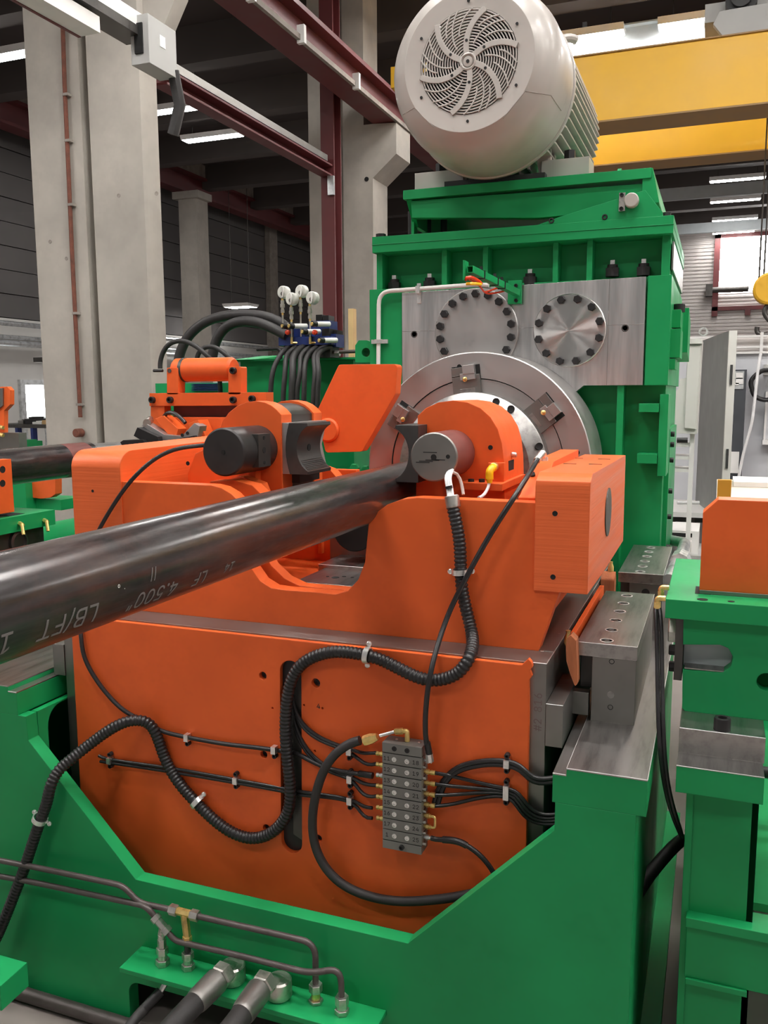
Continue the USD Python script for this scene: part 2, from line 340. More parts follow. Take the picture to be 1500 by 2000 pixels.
part(rp, 'end_stub', cyl(U(160, 845, Y=5.99), U(160, 845, Y=5.99)+np.array([0, -.08, 0]), .036, c=.006), 'rust', label='rusty plug at the lower end')
for py in (185, 275, 400, 612, 790):
    f = (py+60)/875; c = U(119+38*f, py, Y=5.97); part(rp, 'pipe_clip', box(c[0]-.026, c[0]+.026, 5.95, 6.0, c[2]-.010, c[2]+.010), 'concrete_edge')

# ---- crane runway beams, red steel
def ibeam_y(x0, x1, z0, z1, y0, y1, tf, tw):
    xm = (x0+x1)/2
    return exY([(x0, z0), (x1, z0), (x1, z0+tf), (xm+tw, z0+tf), (xm+tw, z1-tf), (x1, z1-tf), (x1, z1), (x0, z1), (x0, z1-tf), (xm-tw, z1-tf), (xm-tw, z0+tf), (x0, z0+tf)], y0, y1)
zb = z1
x1_, x0_ = U(650, 135, Z=zb)[0], U(650, 181, Z=zb)[0]; zt = U(650, 62, X=x1_)[2]
ra = thing('crane_runway', 'big dark red crane runway beam running back to the bracketed column', 'beam', ((x0_+x1_)/2, 11, zb))
part(ra, 'runway_beam', ibeam_y(x0_, x1_, zb, zt, 1.5, 17.5, .05, .015), 'red_beam')
part(ra, 'busbar_rail', box(x1_, x1_+.04, 1.5, 17.5, zb-.01, zb+.04), 'concrete_edge', label='silvery conductor rail')
for y in (5.4, 7.2, 8.2, 9.6, 12.5): part(ra, 'rail_clip', box(x1_+.0, x1_+.08, y, y+.05, zb-.04, zb+.13), 'white_paint')
YP = 9.*(x0_-.20)/U(643, 600, Y=9.)[0]
xp = U(643, 600, Y=YP)[0]; pw = (U(655, 600, Y=YP)[0]-U(630, 600, Y=YP)[0])/2
rpst = thing('steel_post', 'dark red steel post in front of the bracketed concrete column', 'post', (xp, YP, 0))
part(rpst, 'post', exZ([(xp+a*pw+b*.01, YP+c) for a, b, c in ((-1, 0, 0), (1, 0, 0), (1, 0, .02), (0, 1, .02), (0, 1, .2), (1, 0, .2), (1, 0, .22), (-1, 0, .22), (-1, 0, .2), (0, -1, .2), (0, -1, .02), (-1, 0, .02))], 0, CEIL-.6), 'red_beam')
part(rpst, 'base_plate', box(xp-.16, xp+.16, YP-.05, YP+.28, 0, .02), 'red_beam')
YB0 = U(312, 150, X=xp)[1]
zB0, zB1 = U(648, 345, Y=YP)[2], U(648, 322, Y=YP)[2]
rb = thing('light_rail', 'slim dusty red rail with cable duct ending at the red steel post', 'beam', (xp, 6, zB0))
part(rb, 'channel', exY([(xp-.07, zB0), (xp+.07, zB0), (xp+.07, zB0+.02), (xp-.05, zB0+.02), (xp-.05, zB1-.02), (xp+.07, zB1-.02), (xp+.07, zB1), (xp-.07, zB1)], YB0, YP-.01), 'red_beam')
part(rb, 'duct', exY([(xp-.05, zB1+.02), (xp+.05, zB1+.02), (xp+.05, zB1+.09), (xp-.05, zB1+.09)], YB0, YP-.1), 'steel_grey', label='grey conductor duct on top')
part(rb, 'bracket', box(xp+.02, xp+.10, YP-.05, YP-.01, zB0-.22, zB0+.0), 'galvanised')
bc = U(275, 70, Y=4.9); bd = U(275, 30, Y=4.9)
ld = thing('cable_trunking', 'white lit cable trunking running into the grey box at upper left', 'trunking', tuple(U(200, 40, Y=4.4)))
xt = U(262, 55, Y=4.9)[0]; zt0, zt1 = U(262, 78, Y=4.9)[2], U(262, 30, Y=4.9)[2]
part(ld, 'trunk', box(xt-.09, xt+.06, 2.0, 4.95, zt0+.06, zt1), 'white_paint')
part(ld, 'side_slot', box(xt-.10, xt+.07, 2.0, 4.95, zt0, zt0+.055), 'steel_dark', label='dark slotted lower edge')
cxl = U(190, 55, Y=4.5)
part(ld, 'support_channel', box(cxl[0]-.12, cxl[0]+.02, 2.0, 4.5, cxl[2]-.03, cxl[2]+.06), 'white_paint')
part(ld, 'red_edge', box(cxl[0]-.14, cxl[0]-.12, 2.0, 4.5, cxl[2]-.035, cxl[2]+.02), 'red_beam', label='dull red edge')
p0, p1 = U(292, 122, Y=4.85), U(345, 150, Y=4.85); q0 = U(290, 25, Y=4.85)
jb = thing('junction_box', 'lilac-grey steel junction box in front of the nearest column', 'box', (p0[0], 5., p0[2]))
xj1 = p0[0]; yj = U(346, 150, X=xj1)[1]
part(jb, 'body', box(U(256, 95, Y=4.85)[0], xj1, 4.85, yj, p0[2], q0[2]), 'grey_cabinet')
part(jb, 'cable_entry', box(xj1-.10, xj1-.04, 4.84, 4.852, p0[2]+.06, q0[2]-.05), 'void_black', label='dark cable entry slot')
lc = U(317, 82, X=xj1); part(jb, 'label_plate', box(xj1, xj1+.003, lc[1]-.03, lc[1]+.03, lc[2]-.035, lc[2]+.035), 'white_paint')
part(jb, 'hanging_sleeve', tube([(xj1-.03, yj, p0[2]+.05), (xj1-.02, yj+.05, p0[2]-.15), (xj1-.08, yj+.05, p0[2]-.33)], .04, 10), 'rubber_matte', label='black sleeve hanging below')
# far crane rail over the left bay and its concrete girder
p, q = U(330, 320, Y=18.), U(330, 345, Y=18.)
fr = thing('far_rail', 'far dark red runway rail on a pale girder in the left bay', 'beam', (p[0], 18, q[2]))
part(fr, 'girder', box(p[0]-.3, p[0]+.1, 4., 29, p[2]-.05, p[2]+.55), 'concrete_edge'); part(fr, 'rail', ibeam_y(p[0]-.2, p[0]+.15, q[2]-.25, p[2]-.05, 4., 29, .06, .02), 'red_beam')

# ---- overhead crane, yellow
yz0, yz1 = U(1165, 240, Y=9.)[2], U(1130, 112, Y=9.)[2]
XG = U(822, 150, Y=9.)[0]
cr = thing('overhead_crane', 'yellow overhead bridge crane spanning the bay behind the motor', 'crane', (2.5, 10., yz0))
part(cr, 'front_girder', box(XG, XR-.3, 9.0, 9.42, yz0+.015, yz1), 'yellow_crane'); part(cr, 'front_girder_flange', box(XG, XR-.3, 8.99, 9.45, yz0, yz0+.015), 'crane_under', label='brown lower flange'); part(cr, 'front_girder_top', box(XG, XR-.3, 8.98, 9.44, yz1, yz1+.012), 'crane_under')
w0 = U(1165, 325, Y=11.2)[2]
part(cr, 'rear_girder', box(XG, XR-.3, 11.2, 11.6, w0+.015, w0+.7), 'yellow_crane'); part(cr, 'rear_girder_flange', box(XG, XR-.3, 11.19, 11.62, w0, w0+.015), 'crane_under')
part(cr, 'end_carriage', box(XG+.02, XG+.3, 9.43, 11.19, yz0+.1, yz0+.6), 'yellow_crane')
part(cr, 'wheel_box', box(U(763, 150, Y=9.)[0], XG+.05, 9.0, 9.3, U(763, 172, Y=9.)[2], U(763, 131, Y=9.)[2]), 'yellow_crane')
e0, e1 = U(1392, 80, Y=9.2), U(1410, 28, Y=9.2)
part(cr, 'trolley_plate', exY([(e0[0], e0[2]+.12), (e0[0]+.05, e1[2]), (e0[0]+2.2, e1[2]+.05), (e0[0]+2.2, yz1+.01), (e0[0]+.12, yz1+.01)], 9.12, 9.2), 'grey_cabinet', label='grey trolley side plate')
h = U(1470, 10, Y=9.4)
part(cr, 'hoist_motor', cat(cyl((h[0]-.1, 9.2, h[2]), (h[0]-.1, 10.2, h[2]), .14), cyl((h[0]-.1, 9.15, h[2]), (h[0]-.1, 9.22, h[2]), .09)), 'motor_dark')
part(cr, 'hoist_box', box(h[0]-.42, h[0]+.4, 9.35, 10.1, e1[2], h[2]+.05), 'grey_cabinet')
hx = U(1490, 400, Y=10.)
for dx in (0, .045): part(cr, 'rope', cyl((hx[0]+dx, 10.0, 2.75), (hx[0]+dx, 10.0, yz1), .009, 6), 'steel_dark')
hb = U(1497, 565, Y=10.)
part(cr, 'hook_block', cat(cyl((hb[0]+.03, 9.9, hb[2]), (hb[0]+.03, 10.1, hb[2]), .16, c=.02)), 'yellow_crane'); part(cr, 'hook', tube(spline([(hb[0]+.03, 10, hb[2]-.15), (hb[0]+.03, 10, hb[2]-.3), (hb[0]+.1, 10, hb[2]-.4), (hb[0]+.0, 10, hb[2]-.46), (hb[0]-.07, 10, hb[2]-.38)]), .025), 'steel_dark')
g0, g1, g2 = U(1112, 112, Y=13.)[2], U(1112, 82, Y=13.)[2], U(1112, 68, Y=13.)[2]
gs = thing('roof_joist', 'pale grey steel roof joist above the yellow crane', 'beam', (0, 13, g0))
part(gs, 'web', box(-2.2, XR-.2, 13.05, 13.07, g0, g2), 'pale_steel'); part(gs, 'lower_flange', box(-2.2, XR-.2, 12.95, 13.17, g0-.02, g0), 'pale_steel'); part(gs, 'upper_flange', box(-2.2, XR-.2, 12.95, 13.17, g2, g2+.02), 'pale_steel')
part(gs, 'hanger', cat(*[box(x, x+.06, 13.03, 13.09, g2, CEIL-.5) for x in (-2., 2, 6)]), 'galvanised')
for i, (px, py) in enumerate(((1400, 372), (1400, 443))):
    z = U(px, py, Y=21.+5*i)[2]
    solo('tie_beam', box(-2.8, XR-.1, 21+5*i, 21.12+5*i, z-.13, z+.13), 'pale_steel', ('nearer', 'farther')[i]+' pale blue-grey tie beam beyond the machine at upper right', 'beam')

# ---- ceiling lamps
ZL = 6.4
def lamp(x, y, z, label, group=None, L=1.25, W=.16):
    t = thing('ceiling_lamp', label, 'ceiling lamp', (x, y, z), group)
    part(t, 'housing', exX([(y-W, z+.09), (y+W, z+.09), (y+W*.75, z+.012), (y-W*.75, z+.012)], x-L/2, x+L/2), 'white_paint')
    part(t, 'tube_cover', box(x-L/2+.02, x+L/2-.02, y-W*.7, y+W*.7, z, z+.011), 'lamp_glow')
    part(t, 'suspension', cat(cyl((x-L*.35, y, z+.09), (x-L*.35, y, CEIL), .008, 6), cyl((x+L*.35, y, z+.09), (x+L*.35, y, CEIL), .008, 6)), 'steel_dark')
for i, (px, py, w) in enumerate(((1440, 352, 'highest of the four glowing ceiling lamps stacked at upper right'), (1436, 393, 'second from the top of the four stacked ceiling lamps at upper right'), (1435, 430, 'third from the top of the four stacked ceiling lamps at upper right'), (1432, 457, 'lowest of the four stacked ceiling lamps, just above the red-framed window'))):
    p = U(px, py, Z=ZL); lamp(p[0], min(p[1], 29.4), ZL, w, L=1.2)
for px, py, w in ((340, 217, 'glowing ceiling lamp just right of the nearest concrete column'), (415, 271, 'long ceiling lamp in the left bay under the slim red rail'), (48, 106, 'flaring ceiling lamp left of the nearest concrete column'), (1128, 78, 'ceiling lamp flaring at the right shoulder of the motor'), (1383, 42, 'ceiling lamp flaring beside the crane trolley')):
    p = U(px, py, Z=ZL); lamp(p[0], p[1], ZL, w)
p = U(470, 601, Y=20.); lamp(p[0], 20., p[2], 'low bright lamp hanging above the black hoses at left', L=.75, W=.3)
for x in (-10.5, -7.2, -2.4, .4, 3.4, 6.6):
    for y in (-2.8, .4, 1.7, 4.6, 10.):  # rows out of view, placed to light the machine fronts and tops
        if (x < -4 and y > 4) or (y < 0 and x in (-10.5, .4, 6.6)): continue
        lamp(x, y+(.9 if x > 0 else 0), ZL, 'unseen twin tube ceiling lamp lighting the machine bay from above', 'unseen ceiling lamps above the bay', L=1.5, W=.2)
# ================================================================ GREEN BED FRAME
Y0, YM = 1.655, 3.28
ZC, ZS, ZU = .863, .849, .788
bed = thing('machine_bed', 'big green machine bed with a V-notched front plate and ground rail tops', 'machine frame', (-.95, Y0, 0))
PL = lambda x, y: tuple(U(x, y, Y=Y0)[[0, 2]])
gl, gr = PL(265, 1718), PL(797, 1843)
fp = sg.Polygon([(-1.86, 0), (-1.86, ZU), (PL(50, 1392)[0], ZU), PL(55, 1446), gl, gr, PL(1083, 1622), (-.27, ZU), (-.114, ZU), (-.114, 0)])
ho = PL(251, 1915); fp = fp.difference(soft([(ho[0], -.2), (ho[0], ho[1]), (-.66, ho[1]), (-.66, -.2)], .03))
part(bed, 'front_plate', exY(fp, Y0, Y0+.037), 'green_paint')
part(bed, 'side_web', box(-.27, -.114, Y0+.037, YM, 0, ZU), 'green_paint')
part(bed, 'side_web', box(-1.86, -1.84, Y0+.037, YM, 0, ZU), 'green_paint')
part(bed, 'unseen_shade_plate', box(-1.84, -.27, Y0+.037, YM, .255, .275), 'green_paint')  # unseen plate blocking light, so the front opening below stays dark
part(bed, 'rail_beam', exY([(-.276, ZU), (-.095, ZU), (-.095, ZC-.003), (-.249, ZC-.003), (-.249, ZS-.003), (-.276, ZS-.003)], Y0, YM), 'green_paint')
part(bed, 'rail_top', box(-.249, -.095, Y0, YM, ZC-.003, ZC), 'steel_ground', label='ground steel top of the right rail')
part(bed, 'rail_step', box(-.276, -.249, Y0, YM, ZS-.003, ZS), 'steel_ground')
part(bed, 'rail_beam', exY([(-1.86, ZU), (-1.639, ZU), (-1.639, ZS-.003), (-1.666, ZS-.003), (-1.666, ZC-.003), (-1.86, ZC-.003)], Y0, YM), 'green_paint')
part(bed, 'rail_top', box(-1.86, -1.666, Y0, YM, ZC-.003, ZC), 'steel_ground', label='ground steel top of the left rail')
part(bed, 'rail_step', box(-1.666, -1.639, Y0, YM, ZS-.003, ZS), 'steel_ground')
iw = sg.Polygon([(Y0+.04, 0), (YM, 0), (YM, ZU), (Y0+.04, ZU)]).difference(soft([(Y0+.075, .30), (YM-.1, .30), (YM-.1, ZU-.004), (Y0+.075, ZU-.004)], .05))
part(bed, 'inner_web', exX(iw, PL(50, 1392)[0]-.02, PL(50, 1392)[0]), 'green_paint')
part(bed, 'base_foot', box(-.12, -.066, 1.95, YM, 0, .03), 'green_paint')
part(bed, 'side_foot', box(-1.95, -1.86, 1.8, YM, 0, .03), 'green_paint')
part(bed, 'cross_tie', box(-1.6, -.27, 2.6, 2.7, .02, .30), 'green_paint')
zled = U(277, 1847, Y=Y0)[2]
la, lb, lc_, ld_ = U(233, 1890, Z=zled), U(277, 1847, Z=zled), U(757, 1968, Z=zled), U(737, 2002, Z=zled)
yl0 = la[1]
led = exZ([(la[0], yl0), (lb[0], Y0), (lc_[0], Y0), (lc_[0], yl0)], zled-.012, zled)
def edge(t, a, b, r=.0011):
    part(t, 'chamfer_highlight', cyl(a, b, r, 6), 'bright_edge')  # bare chamfer bars; the edge highlight is put into their bright colour
edge(bed, (-.249, Y0, ZC), (-.095, Y0, ZC)); edge(bed, (-.276, Y0, ZS), (-.25, Y0, ZS)); edge(bed, (-.095, Y0, ZC), (-.095, YM, ZC)); edge(bed, (-1.666, Y0, ZS), (-1.639, Y0, ZS)); edge(bed, (-.249, Y0, ZC), (-.249, YM, ZC), .0007)
part(bed, 'hose_bracket', led, 'green_paint', label='green bracket plate carrying the hydraulic fittings')
zb2 = U(0, 1868, Y=1.45)[2]; b0, b1, b2 = U(0, 1868, Z=zb2), U(53, 1880, Z=zb2), U(0, 1927, Z=zb2)
sb = thing('step_bracket', 'green angle plate corner entering at the lower left edge', 'bracket', (b1[0], b1[1], zb2-.05))
part(sb, 'plate', exZ([(b0[0]-.4, b0[1]), (b1[0], b1[1]), (b2[0], b2[1]), (b2[0]-.4, b2[1])], zb2-.06, zb2), 'green_paint')
part(sb, 'leg', box(b0[0]-.3, b0[0]-.05, b0[1]-.05, b0[1]+.02, 0, zb2-.06), 'green_paint')

# ================================================================ ORANGE DIE CARRIAGE
Y1, YU, ZT = 1.80, 1.89, 1.025
XCL, XCR = U(128, 1325, Y=Y1)[0], -.319
C = lambda x, y: tuple(U(x, y, Y=Y1)[[0, 2]])
car = thing('die_carriage', 'big orange die carriage with a deep notch that the long black pipe passes through', 'machine carriage', (-.95, 2.2, .3))
part(car, 'slide_block', box(XCL, XCR, Y1+.003, 3.0, .28, ZT), 'steel_grey', label='bare steel slide block behind the orange front')
sl = sg.LineString([C(572, 1310), C(574, 1640)]).buffer((C(593, 1400)[0]-C(552, 1400)[0])/2)
fpan = sg.Polygon([(C(150, 1300)[0], .30), (C(150, 1300)[0], ZT-.004), (C(1022, 1278)[0], ZT-.004), C(1034, 1284), C(1040, 1291), C(1042, 1300), C(1037, 1306), C(1041, 1318), C(1035, 1326), C(1035, 1400), C(1030, 1640), (C(1029, 1640)[0], .30)])
holes = [sl]
for px, py, r in ((518, 1317, 8.5), (621, 1331, 9.5), (520, 1470, 8), (622, 1484, 9), (525, 1613, 8), (626, 1633, 8)):
    c = C(px, py); holes.append(disc(c, r*Y1/FPX*1.12, 24))
for px, py in ((537, 1380), (598, 1374), (634, 1380), (619, 1463), (684, 1520), (684, 1480)): holes.append(disc(C(px, py), .0028, 10))
for h in holes: fpan = fpan.difference(h)
part(car, 'front_panel', exY(fpan, Y1-.012, Y1+.002), 'orange_paint', label='orange front panel with a long dark slot')
part(car, 'slot_lining', exY(sl.buffer(.004), Y1+.0025, Y1+.006), 'black_oxide')
part(car, 'wear_strip', exY([C(574, 1300), C(592, 1300), C(592, 1640), C(574, 1628)], Y1-.004, Y1+.001), 'steel_dark', label='dark strip down the slot')
for k, (px, py) in enumerate(((518, 1317), (621, 1331), (520, 1470), (622, 1484), (525, 1613), (626, 1633))):
    part(car, 'panel_screw', capscrew(U(px, py, Y=Y1+.0025), (0, -1, 0), .0075, .004), 'black_oxide')
part(car, 'stamped_number', text_on('4', .012, U(622, 1379, Y=Y1-.012), (1, 0, 0), (0, 0, 1)), 'ink', label='small black 4')
zc = U(1050, 1385, Y=Y1)[2]; xm_ = (C(1050, 1380)[0])
part(car, 'marker_writing', text_on('#2  816', .017, (xm_, Y1+.003, U(1050, 1392, Y=Y1)[2]), (0, 0, 1), (-1, 0, 0)), 'marker_ink', label='handwritten mark up the bare steel edge', smooth=False)
# upper weldment
V = lambda x, y: tuple(U(x, y, Y=YU)[[0, 2]])
NOTCH = [(240, 941), (412, 948), (432, 953), (452, 965), (467, 980), (474, 1000), (476, 1040), (482, 1080), (492, 1112), (508, 1135), (530, 1149), (560, 1153), (620, 1157), (655, 1161), (680, 1154), (700, 1132), (713, 1098), (717, 1055), (720, 1025), (733, 1003), (757, 985), (785, 975), (815, 972), (1038, 982)]
up = sg.Polygon([V(150, 1180)[:1]+(ZT,)]+[V(150, 940)]+[V(*p) for p in NOTCH]+[V(1092, 985), V(1092, 1158), (V(1052, 1262)[0], ZT)])
for px, py in ((466, 1236), ): pass
part(car, 'cradle_plate', exY(up, YU, YU+.045), 'orange_paint', label='notched orange front plate under the pipe')
rear = [(q[0], q[1]) for q in up.exterior.coords]
cx, cz = -.86, 1.36
up2 = sg.Polygon([(-1.55, ZT), (-1.55, 1.37)]+[(x+.012, z-.0) for x, z in [V(*p) for p in NOTCH[1:]]][:-2]+[(-.5, 1.40), (-.36, 1.40), (-.36, ZT)])
R2 = D2 = (lambda x, y: tuple(U(x, y, Y=1.965)[[0, 2]]))
up2 = sg.Polygon([(-1.55, ZT), R2(243, 958), R2(440, 958), R2(478, 975), R2(496, 1000), R2(500, 1040), R2(512, 1075), R2(530, 1105), R2(556, 1130), R2(585, 1144), (R2(600, 1145)[0], R2(600, 1146)[1]), (-.42, R2(600, 1146)[1]), (-.42, ZT)])
part(car, 'rear_cradle_plate', exY(up2, 1.965, 2.005), 'orange_paint')
up3 = sg.Polygon([(-1.50, ZT), (-1.50, 1.30), tuple(U(470, 930, Y=2.06)[[0, 2]]), tuple(U(508, 945, Y=2.06)[[0, 2]]), tuple(U(525, 985, Y=2.06)[[0, 2]]), (U(525, 985, Y=2.06)[0], ZT)])
part(car, 'third_cradle_plate', exY(up3, 2.06, 2.10), 'orange_paint')
part(car, 'cradle_floor', box(-1.50, -.45, YU+.045, 2.9, ZT, ZT+.035), 'orange_paint')
xr = U(1148, 1160, Y=YU)[0]; xwl = V(1044, 1100)[0]
W = lambda x, y: tuple(U(x, y, X=xr)[[1, 2]])
wing = sg.Polygon([(YU-.006, W(1148, 1160)[1]), (YU-.006, W(1150, 958)[1]), (YU-.002, W(1152, 943)[1]), W(1158, 925), W(1222, 889), W(1217, 1056), W(1178, 1118)])
wz = wing.bounds[3]
part(car, 'right_wing', exX(wing, xwl, xr), 'orange_milled', label='milled orange end block at right')
gx = U(1187, 1000, X=xr)
part(car, 'end_disc', lathe([(.001, 0), ((U(1187, 955, X=xr)[2]-U(1187, 1046, X=xr)[2])/2, 0), ((U(1187, 955, X=xr)[2]-U(1187, 1046, X=xr)[2])/2, .0025)], gx, (1, 0, 0), 40), 'steel_dark', label='dark steel disc let into the end face')
for px, py in ((1084, 1003), (1080, 1127)): part(car, 'tapped_hole', lathe([(.006, 0), (.006, .0008), (.004, .0002)], U(px, py, Y=YU-.0062), (0, -1, 0), 12), 'void_black')
ztop = wz
wa, wb = wing.exterior.coords[3], wing.exterior.coords[4]
for px, py in ((1127, 895), (1180, 897), (1113, 906), (1163, 907)):
    best = min(np.linspace(0, 1, 200), key=lambda t: abs(U(px, py, Y=wa[0]+(wb[0]-wa[0])*t)[2]-(wa[1]+(wb[1]-wa[1])*t)))
    y = wa[0]+(wb[0]-wa[0])*best; q = U(px, py, Y=y); part(car, 'slot_mark', box(q[0]-.016, q[0]+.016, y-.004, y+.004, q[2]-.004, q[2]+.0006), 'void_black')
sh0, sh1 = V(1004, 960)[0], xwl
part(car, 'shoulder_block', exX([(YU+.046, ZT+.03), (YU+.046, V(1003, 976)[1]), (1.96, U(1020, 965, Y=1.96)[2]), (2.10, U(1020, 900, Y=2.10)[2]), (2.5, U(1020, 900, Y=2.10)[2]+.004), (2.5, ZT+.03)], sh0, sh1+.001), 'orange_paint')
q = U(1040, 927, Y=2.035); part(car, 'shoulder_hole', lathe([(.0065, -.004), (.0065, .004), (.005, .0034)], q, (0, -1, 1.0), 14), 'void_black')
# left wing
lwx0, lwx1 = V(146, 1000)[0], V(240, 1000)[0]
zlt = V(150, 905)[1]
lw = soft([(YU-.004, ZT), (YU-.004, zlt), (YU+.03, zlt+.018), (2.75, zlt+.022), (2.75, ZT)], .0)
prof = [(YU-.004, ZT), (YU-.004, zlt-.01)]+[(YU-.004+.055*(1-math.cos(t)), zlt-.01+.045*math.sin(t)) for t in np.linspace(.1, math.pi/2, 8)]+[(2.78, zlt+.045), (2.78, ZT)]
part(car, 'left_wing', exX(prof, lwx0, lwx1), 'orange_milled', label='milled orange end block at left')
part(car, 'wing_screw_hole', lathe([(.004, 0), (.004, .0008), (.003, .0002)], U(181, 959, Y=YU-.0042), (0, -1, 0), 10), 'void_black')
part(car, 'rear_wall', exY(soft([(lwx1-.01, ZT), (lwx1-.01, zlt+.045), (-1.34, zlt+.045), (-1.34, ZT)], 0), 2.62, 2.68), 'orange_paint')
sp = sg.Polygon([tuple(U(*p, Y=2.02)[[0, 2]]) for p in ((335, 930), (350, 890), (372, 878), (470, 872), (470, 985), (335, 945))])
part(car, 'sloped_block', cat(exY(sp, 2.10, 2.5)), 'orange_paint')
hp = U(367, 905, Y=2.098); part(car, 'block_hole', lathe([(.006, 0), (.006, .001), (.005, .0004)], hp, (0, -1, 0), 12), 'void_black')
for x0_, r_ in ((-1.02, .36), ):
    pass
def arc_plate(c, r0, r1, a0, a1, y0, y1, n=20):
    t = np.radians(np.linspace(a0, a1, n)); o = [(c[0]+r1*math.cos(k), c[1]+r1*math.sin(k)) for k in t]; i = [(c[0]+r0*math.cos(k), c[1]+r0*math.sin(k)) for k in t[::-1]]
    return exY(sg.Polygon(o+i), y0, y1)
# keeper blocks and side wear parts
part(car, 'keeper_block', box(XCR+.001, U(1100, 1377, Y=Y1)[0], Y1, 2.02, .842, .937), 'steel_grey', label='steel keeper block on the right flank')
part(car, 'keeper_block', box(U(105, 1300, Y=Y1)[0], XCL-.001, Y1, 2.02, .851, U(110, 1258, Y=Y1)[2]), 'steel_grey', label='steel keeper block on the left flank')
part(car, 'keeper_bar', box(XCR+.001, -.246, 1.935, 1.96, .872, .925), 'steel_grey')
wq = lambda px, py: tuple(U(px, py, Y=1.89)[[0, 2]])
part(car, 'wiper', exY(soft([wq(1105, 1262), wq(1108, 1246), wq(1115, 1241), wq(1125, 1252), wq(1127, 1300), wq(1128, 1335), wq(1123, 1341), wq(1113, 1315), wq(1106, 1290)], .002), 1.89, 1.925), 'felt', label='orange-stained felt wiper')
part(car, 'wiper', exX(soft([(2.69, .955), (2.69, 1.03), (2.72, 1.058), (2.74, 1.02), (2.74, .93)], .012), XCR+.004, XCR+.045), 'felt')
part(car, 'wear_bar', box(XCR+.018, XCR+.030, 1.97, 2.55, .98, ZT+.016), 'orange_paint', label='orange side strip beside the guide plates')
part(car, 'grease_nipple', lathe([(.006, 0), (.009, .006), (.009, .02), (.005, .03), (.006, .036)], (XCR+.02, 1.96, ZT-.002), (0, 0, 1), 12), 'brass')
part(car, 'grease_nipple', lathe([(.006, 0), (.009, .006), (.009, .02), (.005, .03), (.006, .036)], (XCR+.03, 2.72, ZT+.02), (0, 0, 1), 12), 'brass')
for px, py in ((1059, 1272), (1092, 1238), (1107, 1216)):
    q = U(px, py, Z=ZT); part(car, 'dowel', lathe([(.004, 0), (.004, .001)], q, (0, 0, 1), 10), 'zinc')
part(car, 'block_edge', box(-.42, XCR, YU+.001, 3.0, ZT, ZT+.001), 'steel_grey')
edge(car, (XCR-.034, Y1+.002, ZT), (XCR, Y1+.002, ZT)); edge(car, (XCR, Y1+.002, ZT), (XCR, 2.9, ZT)); edge(car, (XCR+.001, Y1, .937), (U(1100, 1377, Y=Y1)[0], Y1, .937))
# support inside the notch
inn = thing('pipe_rest', 'steel rest plate with black roller seen through the notch below the pipe', 'support', (-.78, 2.4, 1.06))
zpl = U(600, 1136, Y=2.03)[2]
pa, pb_, pe = U(577, 1135, Z=zpl), U(715, 1145, Z=zpl), U(622, 1109, Z=zpl)
yb_ = pe[1]
part(inn, 'rest_plate', exZ([(pa[0], 2.02), (-.50, 2.02), (-.50, yb_), (pa[0], yb_)], zpl-.02, zpl), 'steel_ground')
part(inn, 'painted_edge', box(pa[0], -.50, 2.015, 2.02, zpl-.02, zpl-.002), 'orange_paint')
edge(inn, (pa[0], 2.015, zpl-.001), (-.5, 2.015, zpl-.001), .0009)
zup = U(622, 1102, Y=yb_)[2]
part(inn, 'upper_pad', box(pe[0], -.5, yb_, yb_+.16, zpl-.02, zup), 'steel_ground'); edge(inn, (pe[0], yb_, zup), (-.5, yb_, zup), .0009)
yc_ = yb_+.16; cxa = U(645, 1080, Y=yc_)[0]
part(inn, 'column', box(cxa, -.50, yc_, yc_+.15, zpl-.05, U(645, 1020, Y=yc_)[2]), 'steel_grey')
yr_ = yb_+.05; q = U(690, 1035, Y=yr_); rr = (U(650, 1035, Y=yr_)[0]-U(730, 1035, Y=yr_)[0])/-2
part(inn, 'roller', cyl((q[0], yr_, q[2]), (q[0], yr_+.1, q[2]), rr, 40, c=.003), 'void_black', label='matte black roller')
for px, py, r in ((640, 1126, .005), (655, 1128, .011), (672, 1126, .006), (688, 1128, .005)):
    q = U(px, py, Z=zpl); part(inn, 'bolt_hole', lathe([(r, 0), (r, .0006)], q, (0, 0, 1), 14), 'void_black')
yw = yc_+.16
part(inn, 'rear_wall', box(U(500, 1080, Y=yw)[0], cxa+.02, yw, yw+.03, zpl-.05, 1.36), 'orange_paint', label='orange plate behind the rest')
part(inn, 'wall_bar', box(U(621, 1080, Y=yw-.02)[0], U(628, 1080, Y=yw-.02)[0], yw-.02, yw, zpl-.02, 1.34), 'orange_paint')
part(inn, 'rest_foot', box(pa[0]+.02, -.52, 2.05, yc_+.1, ZT, zpl-.02), 'orange_paint')

# ================================================================ GUIDE BLOCKS on the right rail
def guide(y0, y1, xa, xb, label):
    g = thing('guide_block', label, 'guide block', ((xa+xb)/2, (y0+y1)/2, ZC))
    zt = 1.045
    part(g, 'body', box(xa+.034, xb-.002, y0+.006, y1, ZC, zt-.032), 'steel_grey')
    part(g, 'inner_face', box(xa+.003, xa+.034, y0+.05, y1, zt-.12, zt-.032), 'steel_dark')  # dark block for the black void beside the body; shade is its colour
    part(g, 'cap_plate', box(xa, xb, y0, y1, zt-.031, zt), 'steel_ground', label='ground cap plate')
    for k in range(6):
        y = y0+.03+(y1-y0-.075)*k/5; x = xa+(xb-xa)*.47
        part(g, 'counterbored_screw', lathe([(.0155, 0), (.0155, .0012), (.0125, .0012), (.0115, -.003)], (x, y, zt), (0, 0, 1), 24), 'bright_edge')
        part(g, 'screw_socket', hexa((x, y, zt-.0005), (0, 0, 1), .013, .0016), 'steel_dark')
    edge(g, (xa, y0, zt), (xb, y0, zt), .0008); edge(g, (xb, y0, zt), (xb, y1, zt), .0007)
    return g, zt
